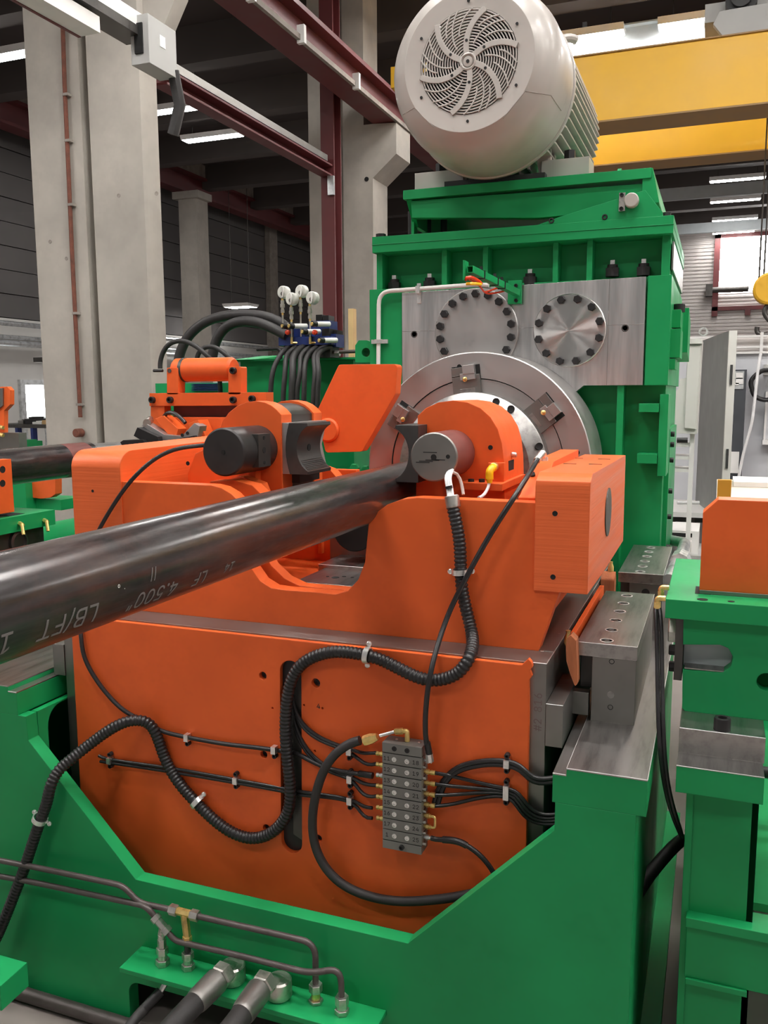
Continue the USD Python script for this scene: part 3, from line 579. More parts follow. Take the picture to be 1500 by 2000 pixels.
g1, zt_ = guide(1.925, 2.466, -.2735, -.1425, 'near steel guide block with six countersunk screws beside the orange carriage')
for z, r in ((1.005, .006), (.899, .006)): part(g1, 'dowel_hole', lathe([(r, 0), (r, .001), (r*.7, .0003)], (-.197, 1.9315, z), (0, -1, 0), 14), 'void_black')
part(g1, 'plug', lathe([(.008, 0), (.008, .0015), (.006, .0015)], (-.197, 1.9315, .928), (0, -1, 0), 16), 'steel_ground')
g2, _ = guide(2.741, 3.268, -.2680, -.134, 'far steel guide block with six countersunk screws against the green housing')
part(g2, 'dowel_hole', lathe([(.012, 0), (.012, .001), (.008, .0003)], (-.185, 2.7465, .985), (0, -1, 0), 14), 'void_black')

# ================================================================ LONG PIPE
XP, ZP, RP = -.80, 1.347, .0655
pipe = thing('steel_pipe', 'long shiny black steel pipe running from the left edge into the chuck', 'pipe', (XP, 1.5, ZP-RP))
part(pipe, 'tube_wall', ring([(RP, 0), (RP, 5.85), (RP-.012, 5.85), (RP-.012, 0)], (XP, -2.7, ZP), (0, 1, 0), 72), 'steel_mill_scale', smooth=40)
part(pipe, 'pipe_end', ring([(RP+.001, 0), (RP+.001, .12), (RP, .121), (RP, 0)], (XP, 2.42, ZP), (0, 1, 0), 56), 'red_oxide', label='reddish worn band near the chuck')
def pipe_text(txt, h, ymid, ang, depth=.0004, matn='chalk'):
    m = meshkit.text_mesh(txt, h, depth); m = m.subdivide_to_size(.004)
    v = m.vertices.copy(); v[:, 0] -= (v[:, 0].max()+v[:, 0].min())/2; v[:, 1] -= h/2
    # lettering reads upside down from the camera: reading direction runs towards the camera (-y)
    th = math.radians(ang)-v[:, 1]/RP; r = RP+v[:, 2]+.0002
    m.vertices = np.c_[XP+r*np.cos(th), ymid-v[:, 0], ZP+r*np.sin(th)]; m.fix_normals(); part(pipe, 'stencil', m, matn, smooth=False, label='faint upside-down chalk lettering '+txt.replace('"', ''))
def pipe_at(px, py):
    d = FW + RT*(px-750)/FPX + UP*(1000-py)/FPX; o = EYE-np.array([XP, 0, ZP]); a = d[0]**2+d[2]**2; b = o[0]*d[0]+o[2]*d[2]; c = o[0]**2+o[2]**2-RP**2
    t = (-b-math.sqrt(max(b*b-a*c, 0)))/a; p = EYE+d*t; return p, math.degrees(math.atan2(p[2]-ZP, p[0]-XP))
for txt, px, py, h in (('14', 447, 1108, .018), ('LF', 390, 1130, .024), ('4.500"', 300, 1163, .026), ('LB/FT', 135, 1215, .028), ('1', 10, 1258, .028)):
    p, a = pipe_at(px, py); pipe_text(txt, h, p[1], a)
for px, py in ((232, 1146), (243, 1153)):
    p, a = pipe_at(px, py); pipe_text('.' if px > 240 else 'o', .006, p[1], a, matn='gauge_white')
p, a = pipe_at(300, 1122); pipe_text('//', .016, p[1], a)
# ================================================================ DIE HOLDERS: left lever with black pin, right housing with grey pin
zP = 1.451; xL, xR = -1.191, -.619
D = lambda Y: (lambda x, y: tuple(U(x, y, Y=Y)[[0, 2]]))
# ---- left
lev = thing('die_lever', 'orange twin-plate die lever with big black pin and curved jaw, left of the pipe', 'die holder', (xL, 2.2, 1.1))
yA = 2.13
d = D(yA)
out = [(552, 1000), (549, 810), (540, 800), (530, 792), (517, 786), (500, 783), (482, 785), (463, 793), (447, 806), (434, 824), (426, 845), (422, 868), (420, 895), (420, 960), (440, 990), (500, 1010)]
plate = sg.Polygon([d(*p) for p in out])
part(lev, 'front_plate', exY(plate, yA, yA+.062), 'orange_paint')
part(lev, 'rear_plate', exY(affinity.translate(plate, 0.0, 0.0), yA+.205, yA+.262), 'orange_paint')
inner = affinity.scale(plate, .97, .975, origin=(plate.bounds[2], plate.bounds[1]))
part(lev, 'core_block', exY(inner.intersection(sg.box(-3, 0, plate.bounds[2]-.006, 3)), yA+.062, yA+.205), 'steel_dark', label='dark steel core between the orange plates')
rpn = (U(478, 883, Y=1.95)[0]-U(397, 883, Y=1.95)[0])/2*1.02
pin = part(lev, 'pin', lathe([(rpn-.004, 0), (rpn, .004), (rpn, .19)], (xL, 1.95, zP), (0, 1, 0), 56), 'pin_black', label='big black pivot pin')
part(pin, 'centre_hole', lathe([(.006, 0), (.006, .0006)], (xL, 1.9497, zP), (0, -1, 0), 14), 'void_black')
part(pin, 'retainer_flat', box(xL+rpn*.62, xL+rpn+.002, 2.02, 2.085, zP-rpn*.70, zP+rpn*.70), 'steel_dark')
for z in (zP-.033, zP, zP+.033): part(pin, 'retainer_screw', lathe([(.008 if z == zP else .005, 0), (.008 if z == zP else .005, .001)], (xL+rpn+.002, 2.05, z), (1, 0, 0), 12), 'void_black')
def jaw(xc, zc, sgn, y0, y1, w, h, label, t, dp=.6, bulge=0.):
    """die jaw: a C-section open towards +sgn x, with flared lips."""
    n = 18; R = h*.44; a = np.radians(np.linspace(68, -68, n))
    arc = [(xc+sgn*(w*1.02-w*dp*(math.cos(k)-math.cos(math.radians(68)))/(1-math.cos(math.radians(68)))), zc+R*math.sin(k)/math.sin(math.radians(68))) for k in a]
    bk = [(xc-sgn*(bulge*(1-t*t)), zc-h/2*t) for t in np.linspace(1, -1, 9)] if bulge else [(xc, zc-h/2), (xc, zc+h/2)]
    pts = bk+[(xc+sgn*w, zc+h/2)]+arc+[(xc+sgn*w, zc-h/2)]
    pl = sg.Polygon(pts).buffer(0)
    j = part(t, 'jaw', exY(pl, y0, y1), 'jaw_steel', label=label); return j, R
yj = yA+.02; xj = d(549, 880)[0]; xs_, xe_ = D(yj)(572, 880)[0], D(yj)(607, 880)[0]
hj = (U(600, 827, Y=2.2)[2]-U(600, 925, Y=2.2)[2])
part(lev, 'jaw_shoe', exY(soft([(xj-.03, zP-hj/2), (xs_+.004, zP-hj/2), (xs_-.012, zP), (xs_+.004, zP+hj/2), (xj-.03, zP+hj/2)], 0), yA+.004, yA+.235), 'steel_turned', label='bright ground jaw shoe')
jl, Rj = jaw(xs_, zP, 1, yA+.0, yA+.15, xe_-xs_, hj, 'curved dark steel jaw', lev, .62, .012)
part(jl, 'jaw_hole', lathe([(.010, 0), (.010, .001)], (xs_+(xe_-xs_)*.42, yA+.075, zP), (1, 0, 0), 14), 'void_black')
for k in range(7):
    an = math.radians(-30-k*5); R_ = hj*.44/math.sin(math.radians(68)); px_ = xs_+(xe_-xs_)*(1.02-.62*(math.cos(an)-math.cos(math.radians(68)))/(1-math.cos(math.radians(68)))); pz_ = zP+R_*math.sin(an)
    part(jl, 'serration', box(px_-.001, px_+.0012, yA+.01, yA+.14, pz_-.0006, pz_+.0008), 'steel_dark')
part(lev, 'jaw_stop', box(xj-.02, xs_, yA+.06, yA+.19, zP-hj/2-.03, zP-hj/2-.001), 'black_oxide')
# curved cradle ribs beside the lever
def rib(c, r0, r1, a0, a1, y0, y1): return arc_plate(c, r0, r1, a0, a1, y0, y1)
q0 = D(2.0)(440, 1030)
part(car, 'curved_rib', exY(soft([D(1.98)(*p) for p in ((410, 940), (455, 938), (492, 948), (515, 970), (522, 1000), (522, 1060), (410, 1060))], .0), 1.98, 2.03), 'orange_paint')
part(lev, 'link_arm', exY(soft([D(2.42)(*p) for p in ((555, 925), (610, 905), (645, 918), (668, 945), (675, 975), (560, 985))], .01), 2.42, 2.47), 'orange_paint')

# ---- right
hou = thing('die_housing', 'rounded orange die housing with grey-faced pin and yellow sensor plug, right of the pipe', 'die holder', (xR, 2.2, 1.36))
yB = 2.10
e = D(yB)
outr = [(812, 985), (816, 812), (832, 797), (856, 786), (885, 782), (913, 786), (938, 797), (958, 815), (972, 838), (980, 866), (984, 900), (986, 985)]
hp_ = sg.Polygon([e(*p) for p in outr])
part(hou, 'housing_body', exY(hp_, yB, 2.33), 'orange_paint')
q = e(960, 812)
part(hou, 'side_slot', exY(sg.Polygon([(q[0]-.004, q[1]+.006), (q[0]+.012, q[1]-.004), (q[0]+.03, q[1]-.05), (q[0]+.022, q[1]-.05)]), 2.19, 2.26) if False else box(e(984, 880)[0]-.004, e(984, 880)[0]+.0015, 2.15, 2.21, 1.37, 1.43), 'void_black', label='dark slot in the side')
rpr = (U(894, 893, Y=1.95)[0]-U(802, 893, Y=1.95)[0])/2
p2 = part(hou, 'pin', lathe([(rpr, 0), (rpr, .155)], (xR, 1.951, zP), (0, 1, 0), 56), 'red_oxide', label='red-brown pin shank')
part(p2, 'pin_face', lathe([(rpr-.003, 0), (rpr, .003), (rpr, .006)], (xR, 1.945, zP), (0, 1, 0), 56), 'steel_grey', label='scuffed grey pin end')
part(p2, 'centre_hole', lathe([(.007, 0), (.007, .0006)], (xR, 1.9447, zP), (0, -1, 0), 14), 'void_black'); part(p2, 'side_hole', lathe([(.005, 0), (.005, .0006)], (xR+.035, 1.9447, zP+.002), (0, -1, 0), 14), 'void_black')
part(p2, 'scuff', cat(*[box(xR-.022+dx, xR+dx+.012, 1.9444, 1.9447, zP+dz, zP+dz+.0022) for dx, dz in ((-.004, .010), (-.014, -.011), (.002, -.008), (.016, -.007), (-.022, -.014))]), 'ink', label='dark smears')
hj2 = (U(790, 832, Y=2.2)[2]-U(790, 935, Y=2.2)[2])
xk = e(817, 880)[0]
jr, _ = jaw(e(834, 880)[0], zP, -1, 2.03, yB+.18, e(834, 880)[0]-D(2.03)(773, 880)[0], hj2, 'dark steel die with a hollow face', hou, .60)
part(hou, 'jaw_back', box(xk-.004, xk+.03, yB-.0015, yB+.1, zP-hj2/2+.004, zP+hj2/2-.02), 'orange_paint') if False else None
ba = D(2.06)
part(hou, 'base_flange', box(ba(903, 955)[0], ba(986, 955)[0], 2.03, 2.3, U(940, 958, Y=2.03)[2], U(940, 944, Y=2.03)[2]), 'orange_paint')
for px in (920, 941): part(hou, 'flange_bolt', capscrew(U(px, 944, Y=2.06), (0, 0, 1), .0075, .011), 'black_oxide')
part(hou, 'sensor_plate', exY([D(2.08)(*p) for p in ((953, 904), (984, 904), (984, 945), (953, 945))], 2.08, 2.10), 'orange_paint')
part(hou, 'side_hole', lathe([(.006, 0), (.006, .0008)], (lambda c: (c[0], yB-.0003, c[2]))(U(958, 874, Y=yB)), (0, -1, 0), 14), 'void_black')
part(hou, 'set_screw', lathe([(.007, 0), (.007, .010), (.005, .012)], (e(984, 888)[0], 2.19, U(996, 888, Y=2.19)[2]), (1, 0, 0), 12), 'zinc')
sen = part(hou, 'sensor_plug', tube(bend([U(963, 913, Y=2.065), U(960, 915, Y=2.04), U(956, 921, Y=2.03), U(956, 936, Y=2.03)], .012), .0095, 14), 'yellow_plastic', label='yellow angled sensor plug')
part(hou, 'sensor_nut', cyl(U(966, 911, Y=2.08), U(963, 913, Y=2.062), .011, 12, c=.001), 'brass')
part(sen, 'plug_grip', cyl(U(956, 934, Y=2.03), U(956, 943, Y=2.03), .008, 12, r1=.0065), 'yellow_plastic')
solo('sensor_cable', tube(spline(pp((956, 942, 2.03), (952, 955, 2.02), (944, 967, 1.99), (935, 972, 1.965))), .0038, 8), 'white_cable', 'thin grey-white cable hanging from the yellow sensor plug', 'cable')
# orange swinging guard plate
yG = 2.78; g = D(yG)
gp = thing('guard_plate', 'thick slanted orange plate with a round boss left of the chuck', 'plate', (-1.2, yG, 1.3))
poly = soft([g(*p) for p in ((612, 818), (662, 712), (776, 711), (772, 770), (707, 882), (636, 884), (630, 855))], .012)
part(gp, 'plate', exY(poly, yG, yG+.05), 'orange_paint')
bc_ = U(641, 840, Y=yG); part(gp, 'boss', lathe([(.042, 0), (.042, .004), (.036, .010), (.0, .010)], (bc_[0], yG, bc_[2]), (0, -1, 0), 36), 'orange_paint')
part(gp, 'pivot_shaft', cyl((bc_[0], yG+.05, bc_[2]), (bc_[0], 3.30, bc_[2]), .04, 24), 'steel_grey')
# ================================================================ GREEN MACHINE HEAD
h = D(3.28)
mh = thing('machine_housing', 'tall welded green machine housing behind the chuck', 'machine', (-.74, 3.8, 0))
xTL, xTR = D(3.25)(727, 463)[0], D(3.25)(1316, 420)[0]
zF1, zF0 = D(3.25)(727, 463)[1], D(3.25)(727, 494)[1]
xBL, xBR = h(722, 600)[0], h(1310, 600)[0]; xUL = h(735, 520)[0]
yBk = max(3.9, min(U(1336, 512, X=xTR)[1], 4.9))
zSH = h(722, 566)[1]; zPB = h(1200, 753)[1]
part(mh, 'top_flange', box(xTL, xTR, 3.25, yBk, zF0, zF1), 'green_paint')
part(mh, 'flange_joint', box(xTL-.001, xTR+.001, 3.2485, yBk, (zF0+zF1)/2-.0015, (zF0+zF1)/2+.0015), 'green_paint')
part(mh, 'upper_body', box(xUL+.01, xBR-.005, 3.36, yBk-.08, zSH-.1, zF0), 'green_paint')
for a, b in ((735, 746), (862, 872), (942, 952), (1079, 1089), (1145, 1156), (1291, 1308)):
    x0_, x1_ = h(a, 530)[0], h(b, 530)[0]; part(mh, 'stiffener_rib', box(x0_, x1_, 3.285, 3.37, zSH-.05, zF0), 'green_paint')
xPL, xPR = h(785, 650)[0], h(1262, 650)[0]
part(mh, 'left_cheek', box(xBL, xPL, 3.28, yBk-.05, h(722, 960)[1], zSH), 'green_paint')
part(mh, 'right_cheek', box(xPR, xBR, 3.28, yBk-.05, zPB, zSH), 'green_paint')
part(mh, 'lower_body', box(xBL+.02, xBR-.01, 3.36, yBk-.05, 0, zPB+.01), 'green_paint')
part(mh, 'middle_body', box(xPL, xPR, 3.31, yBk-.05, zPB, zSH), 'green_paint')
part(mh, 'lower_stiffener', box(h(1201, 900)[0], h(1214, 900)[0], 3.285, 3.37, .5, zPB), 'green_paint')
part(mh, 'lower_edge_plate', box(h(1286, 850)[0], h(1303, 850)[0], 3.285, 3.45, h(1290, 930)[1], h(1290, 770)[1]), 'green_paint')
for py in ((788, 805), (886, 905)): part(mh, 'lug_bar', box(h(1248, 800)[0], h(1287, 800)[0], 3.27, 3.36, h(1260, py[1])[1], h(1260, py[0])[1]), 'green_paint')
part(mh, 'foot_plate', box(xBL, xBR, 3.285, yBk, 0, .06), 'green_paint')
# right flank details
sx = xBR
for (py0, py1, y0, y1, w) in ((605, 640, 3.40, 3.62, .03), (645, 700, 3.33, 3.52, .035), (702, 722, 3.33, 3.5, .02)):
    part(mh, 'flank_block', box(sx-.01, sx+w, y0, y1, U(1310, py1, Y=3.4)[2], U(1310, py0, Y=3.4)[2]), 'green_paint')
part(mh, 'flank_cover', exX([(3.62, U(1340, 690, Y=3.7)[2]), (3.86, U(1340, 706, Y=3.8)[2]), (3.86, U(1340, 628, Y=3.8)[2]), (3.62, U(1340, 605, Y=3.7)[2])], sx-.01, sx+.05), 'green_paint')
part(mh, 'flank_bolt', capscrew((sx+.018, 3.5, U(1310, 606, Y=3.4)[2]), (0, 0, 1), .022, .03), 'black_oxide')
part(mh, 'flank_door', box(sx-.012, sx+.006, 3.47, 4.0, .75, 1.46), 'green_paint', label='bolted side cover')
for z in (1.44, 1.40, 1.34, 1.22, 1.12, 1.0, .93, .86):
    for y in (3.52,): part(mh, 'cover_bolt', capscrew((sx+.006, y, z), (1, 0, 0), .010, .014), 'black_oxide')
part(mh, 'flank_strip', box(sx-.004, sx+.002, 3.30, yBk-.1, zSH+.02, zF0-.02), 'steel_ground', label='bright metallic strip on the side under the flange')  # bright metallic strip along the housing flank
part(mh, 'base_bolt', hexa((h(680, 917)[0], 3.36, h(680, 917)[1]), (0, -1, 0), .035, .02), 'green_paint')
part(mh, 'base_bolt', hexa((h(716, 918)[0], 3.28, h(716, 918)[1]), (0, -1, 0), .035, .02), 'green_paint')
# left lug with hole
lg = sg.Polygon([h(*p) for p in ((690, 674), (697, 664), (712, 664), (724, 668), (724, 708), (690, 708))]).difference(disc(h(711, 688), .018, 20))
part(mh, 'side_lug', exY(lg, 3.30, 3.40), 'green_paint')
# machined face plate with two bolted covers
fpz = D(3.275)
xc_ = h(1133, 753)
pl = sg.Polygon([fpz(785, 572), fpz(1040, 555), fpz(1262, 540), fpz(1255, 752), fpz(1140, 753), fpz(1126, 764), fpz(1100, 790), fpz(786, 790)])
part(mh, 'face_plate', exY(pl, 3.275, 3.312), 'steel_milled', label='milled bare steel face plate')
part(mh, 'face_joint', box(fpz(786, 650)[0], fpz(1258, 640)[0], 3.2743, 3.276, fpz(1000, 641)[1]-.0008, fpz(1000, 641)[1]+.0008), 'steel_grey')
part(mh, 'face_joint', box(fpz(1188, 640)[0]-.0008, fpz(1188, 640)[0]+.0008, 3.2743, 3.276, fpz(1188, 752)[1], fpz(1188, 545)[1]), 'steel_grey')
for px, py in ((809, 653), (1221, 641)):
    q = fpz(px, py); part(mh, 'threaded_hole', lathe([(.013, 0), (.013, .001), (.009, .001), (.008, -.004)], (q[0], 3.275, q[1]), (0, -1, 0), 18), 'steel_dark')
def cover(px, py, rpx, nb, rb, ph, label, y, mt):
    q = D(y)(px, py); R = rpx*(math.dist(D(y)(px+30, py), D(y)(px, py))/30)
    f = part(mh, 'flange_cover', lathe([(R, 0), (R, .018), (R-.003, .021)], (q[0], 3.275, q[1]), (0, -1, 0), 64), mt, label=label)
    for k in range(nb):
        a = 2*math.pi*k/nb+ph; c = (q[0]+rb*R*math.cos(a), 3.2545, q[1]+rb*R*math.sin(a))
        part(f, 'hex_bolt', hexa(c, (0, -1, 0), .0265, .018, phase=k*.7), 'black_oxide')
    return q, R
cover(929, 648, 82, 18, .86, math.pi/2, 'grey round cover with a ring of black bolts', 3.255, 'steel_turned')
MAT['steel_radial'] = None
cover(1111.5, 645.5, 71.5, 12, .86, math.radians(15), 'brushed round cover with a sunburst sheen and black bolts', 3.255, 'steel_radial_src') if False else None
# brushed disc: grain runs in rings round the disc's own axis
qc = D(3.255)(1111.5, 645.5)
def turned(name, c, color, rough):
    n = {'g': ('geometry', {}), 'm': ('mapping', {'location': (-c[0], 0, -c[2])}), 's': ('separate_xyz', {}), 'a': ('math', {'math_type': 'arctan2'}),
         'ca': ('combine_xyz', {}), 'nz': ('noise_texture', {'scale': 2.2, 'detail': 3.}), 'r': ('rgb_ramp', {'ramp': [(.3, (rough-.08,)*3), (.7, (rough+.1,)*3)]}),
         'tg': ('tangent', {}) if False else ('vector_math', {'math_type': 'cross_product', 'vector2': (0., 1., 0.)}),
         'p': ('principled_bsdf', {'metallic': 1., 'base_color': color, 'anisotropic': .95, 'roughness': rough})}
    l = [('g.position', 'm.vector'), ('m.vector', 'tg.vector1'), ('tg.vector', 'p.tangent')]
    for k in ('s', 'a', 'ca', 'nz', 'r'): n.pop(k)
    MAT[name] = usdkit.material(stage, f'/World/Looks/{name}', n, l, surface='p.BSDF')
turned('steel_radial', (qc[0], 0, qc[1]), (.60, .585, .57), .30)
cover(1111.5, 645.5, 71.5, 12, .86, math.radians(15), 'brushed round cover with a sunburst sheen and black bolts', 3.255, 'steel_radial')
# big nuts along the top edge of the cheeks
for px, py in ((770, 556), (839, 553), (1035, 545), (1196, 528), (1257, 526)):
    q = D(3.32)(px, py); zb_ = q[1]-.022
    s = part(mh, 'stud_nut', cyl((q[0], 3.325, zb_), (q[0], 3.325, zb_+.03), .026, 6), 'black_oxide')
    part(s, 'nut_upper', cyl((q[0], 3.325, zb_+.03), (q[0], 3.325, zb_+.042), .019, 16), 'black_oxide'); part(s, 'stud_end', box(q[0]-.008, q[0]+.008, 3.317, 3.333, zb_+.042, zb_+.058), 'zinc')
# hinge lug and pin for the motor base, flush with the flange
lug = sg.Polygon([D(3.25)(*p) for p in ((1050, 439), (1100, 421), (1260, 371), (1294, 414), (1294, 423))])
part(mh, 'hinge_lug', exY(lug, 3.252, 3.30), 'green_paint')
q = D(3.25)(1234, 393)
part(mh, 'hinge_pin', lathe([(.025, 0), (.025, .022), (.022, .026)], (q[0], 3.252, q[1]), (0, -1, 0), 28), 'motor_paint', label='light grey hinge pin')
part(mh, 'pin_keeper', box(q[0]-.043, q[0]-.022, 3.243, 3.252, q[1]-.032, q[1]+.030), 'nickel')
for dz in (-.024, .022): part(mh, 'keeper_screw', capscrew((q[0]-.034, 3.243, q[1]+dz), (0, -1, 0), .007, .006), 'black_oxide')
for px, py in ((1077, 433), (1181, 426)):
    c = D(3.25)(px, py); part(mh, 'lug_bolt', capscrew((c[0], 3.27, c[1]+.004), (0, -1, 0), .010, .022), 'black_oxide')
for px, py in ((744, 458), (1300, 416)):
    c = D(3.30)(px, py); part(mh, 'flange_nut', cyl((c[0], 3.30, zF1), (c[0], 3.30, zF1+.018), .02, 6), 'black_oxide')

# ================================================================ MOTOR BASE
mb = thing('motor_platform', 'tilting green motor base plate hinged on top of the housing', 'motor base', (-.74, 3.7, 2.3))
m_ = D(3.32)
zb1, zb0 = m_(790, 384)[1], m_(790, 396)[1]
xb0, xb1 = m_(787, 380)[0], m_(1272, 345)[0]
zb1 = m_(787, 372)[1]; zb0 = m_(787, 390)[1]
yb1 = 4.35
part(mb, 'top_plate', exY(soft([(xb0, zb0), (xb1, zb0), (xb1, zb1), (xb0, zb1)], .004), 3.32, yb1), 'green_paint')
part(mb, 'front_web', exY(sg.Polygon([m_(*p) for p in ((800, 391), (1268, 356), (1268, 396), (1180, 412), (1050, 424), (802, 424))]), 3.335, 3.37), 'green_paint')
part(mb, 'end_fold', exY(soft([(xb1-.03, zb1-.12), (xb1+.03, zb1-.12), (xb1+.004, zb1), (xb1-.03, zb1)], .003), 3.325, yb1), 'green_paint')
part(mb, 'rear_web', box(xb0+.03, xb1-.05, yb1-.06, yb1-.02, zb0-.09, zb0), 'green_paint')
part(mb, 'left_gusset', exX([(3.33, zb0), (yb1-.1, zb0), (yb1-.1, zb0-.10), (3.42, zb0-.09)], xb0+.01, xb0+.03), 'green_paint')
for px in (806, 836, 867):
    c = D(3.55)(px, 430); part(mb, 'adjusting_stud', cyl((c[0], 3.55, zF1), (c[0], 3.55, zb0), .014 if px > 810 else .02, 12), 'black_oxide')
part(mb, 'adjusting_post', box(D(3.4)(806, 430)[0]-.006, D(3.4)(806, 430)[0]+.006, 3.40, 3.44, zF1, zb0), 'green_paint')
sp0 = thing('motor_shim', 'dark flat slide bar under the motor feet', 'bar', (-.8, 3.4, zb1))
part(sp0, 'bar', box(m_(862, 355)[0], m_(1060, 345)[0], 3.36, 3.40, zb1+.001, zb1+.028), 'blue_paint' if False else 'motor_dark')
gus = sg.Polygon([(3.75, zb1), (4.3, zb1), (4.3, zb1+.35), (4.05, zb1+.35)])
part(mb, 'guard_gusset', exX([(3.75, zb1), (4.25, zb1), (4.25, zb1+.16), (4.05, zb1+.18)], m_(1150, 340)[0]+.02, m_(1150, 340)[0]+.035), 'green_paint')

# ================================================================ MOTOR
yf = 3.0
xm, zm = U(914, 120, Y=yf)[[0, 2]]
mo = thing('electric_motor', 'big light grey finned electric motor with a round slotted fan cover', 'motor', (xm, 3.6, zb1))
Rm = 173/FPX*3.2*1.075*.865
Rg = 98/FPX*yf*1.085*.895        # open grille radius
rim = Rm*.745
part(mo, 'fan_cowl', ring([(Rg, .004), (rim, .0), (Rm*.885, .03), (Rm*.965, .075), (Rm, .15), (Rm, .34), (Rm-.006, .34), (Rm-.006, .15), (Rm*.9, .045), (rim, .012), (Rg, .012)], (xm, yf, zm), (0, 1, 0), 96), 'motor_paint')
part(mo, 'cowl_lip', ring([(Rm, .315), (Rm+.006, .32), (Rm+.006, .335), (Rm, .34)], (xm, yf, zm), (0, 1, 0), 72), 'motor_paint')
Fv = lambda r, a, y=yf: np.array([xm+r*math.cos(a), y, zm+r*math.sin(a)])
rh = Rg*.175
part(mo, 'grille_hub', lathe([(rh, 0), (rh, .010), (rh*.8, .012), (rh*.62, .006), (rh*.55, .010), (0, .011)], (xm, yf+.008, zm), (0, -1, 0), 40), 'motor_paint')
part(mo, 'hub_hole', lathe([(.006, 0), (.006, .001)], (xm, yf-.0032, zm), (0, -1, 0), 12), 'void_black')
nr = 15
for k in range(nr):
    r = rh+(Rg-rh)*(k+.55)/nr; part(mo, 'grille_ring', ring([(r-.0022, .001), (r+.0022, .001), (r+.0022, .008), (r-.0022, .008)], (xm, yf, zm), (0, 1, 0), 64), 'motor_paint', smooth=False)
def spoke(a0, tw, r0, r1, w, y0, y1, n=14):
    c = [(r0+(r1-r0)*t, a0+tw*t**1.25) for t in np.linspace(0, 1, n)]
    p = np.array([[r*math.cos(a), r*math.sin(a)] for r, a in c]); return exY(affinity.translate(sg.LineString(p).buffer(w/2, cap_style=2), xm, zm), y0, y1)
for k in range(6):
    a = math.radians(83-60*k)+.12; part(mo, 'main_spoke', spoke(a+.20, -.62 if False else -.55+.0, rh*.9, Rg*1.01, .019, yf-.002, yf+.009), 'motor_paint')
    r = Rg*.86; s = Fv(Rg*.40, a+.08, yf-.002); part(mo, 'spoke_screw', lathe([(.005, 0), (.005, .001)], s, (0, -1, 0), 10), 'void_black')
    part(mo, 'fine_spoke', spoke(a-.32, -.5, Rg*.34, Rg, .005, yf, yf+.008), 'motor_paint')
    part(mo, 'fine_spoke', spoke(a-.68, -.45, Rg*.52, Rg, .005, yf, yf+.008), 'motor_paint')
    part(mo, 'fine_spoke', spoke(a-.02-.30, -.35, Rg*.66, Rg, .005, yf, yf+.008), 'motor_paint')
    for f in (.5,): part(mo, 'rim_screw', lathe([(.005, 0), (.005, .0012)], Fv(Rg*1.135, math.radians(90-60*k), yf+.0005), (0, -1, 0), 10), 'void_black')
part(mo, 'fan', cat(lathe([(Rg*.98, 0), (Rg*.98, .01)], (xm, yf+.14, zm), (0, 1, 0), 40), *[exY(affinity.translate(sg.LineString([(Rg*.2*math.cos(a), Rg*.2*math.sin(a)), (Rg*.95*math.cos(a+.3), Rg*.95*math.sin(a+.3))]).buffer(.008), xm, zm), yf+.06, yf+.14) for a in np.arange(9)*2*math.pi/9]), 'motor_dark')
# weld-seam panel lines low on the cowl
def on_cowl(px, py):
    d = FW + RT*(px-750)/FPX + UP*(1000-py)/FPX
    for y in np.linspace(yf, yf+.34, 400):
        t = (y-EYE[1])/d[1]; p = EYE+d*t; r = math.hypot(p[0]-xm, p[2]-zm)
        s = y-yf; R = np.interp(s, [0, .03, .075, .15, .34], [rim, Rm*.885, Rm*.965, Rm, Rm])
        if r <= R: return p
    return None
for pts in (((982, 232), (1026, 178), (1076, 186), (1096, 216)), ((787, 224), (810, 210), (828, 230), (848, 249))):
    path = []
    for a, b in zip(pts, pts[1:]):
        for t in np.linspace(0, 1, 8):
            q = on_cowl(a[0]+(b[0]-a[0])*t, a[1]+(b[1]-a[1])*t)
            if q is not None: path.append(q)
    path = [p for i, p in enumerate(path) if i == 0 or np.linalg.norm(p-path[i-1]) > 1e-3]
    part(mo, 'cowl_seam', tube(path, .0016, 6), 'concrete_edge', label='thin dark seam on the cowl')
# finned stator body
Rb, yb0_, yb1_ = Rm*.86, yf+.30, yf+1.10
part(mo, 'stator', lathe([(Rb*.97, 0), (Rb, .03), (Rb, yb1_-yb0_-.03), (Rb*.9, yb1_-yb0_)], (xm, yb0_, zm), (0, 1, 0), 64), 'motor_paint')
rf0, rf1 = Rb*.98, Rm*1.0
for k in range(17):
    for s in (1, -1):
        z = zm-Rb*.84+k*Rb*1.68/16
        xi = math.sqrt(max(Rb**2-(z-zm)**2, .0004))*.985; xo = max(math.sqrt(max(Rm**2-(z-zm)**2, 0))*1.0, xi+.02)
        p = [(yb0_+.03, xi), (yb0_+.055, xo*.985), (yb0_+.075, xo), (yb1_-.06, xo), (yb1_-.02, xi)]
        poly = sg.Polygon([(xm+s*x, y) for y, x in p]); part(mo, 'cooling_fin', exZ(poly.buffer(0), z-.0035, z+.0035), 'motor_paint', smooth=False)
for k in range(9):
    x = xm-Rb*.5+k*Rb*.125; zi = zm-math.sqrt(Rb**2-(x-xm)**2)
    part(mo, 'belly_fin', exX([(yb0_+.06, zi+.01), (yb0_+.09, zi-.045), (yb1_-.1, zi-.045), (yb1_-.06, zi+.01)], x-.0035, x+.0035), 'motor_paint', smooth=False)
zft = zb1
yft = yf+.41
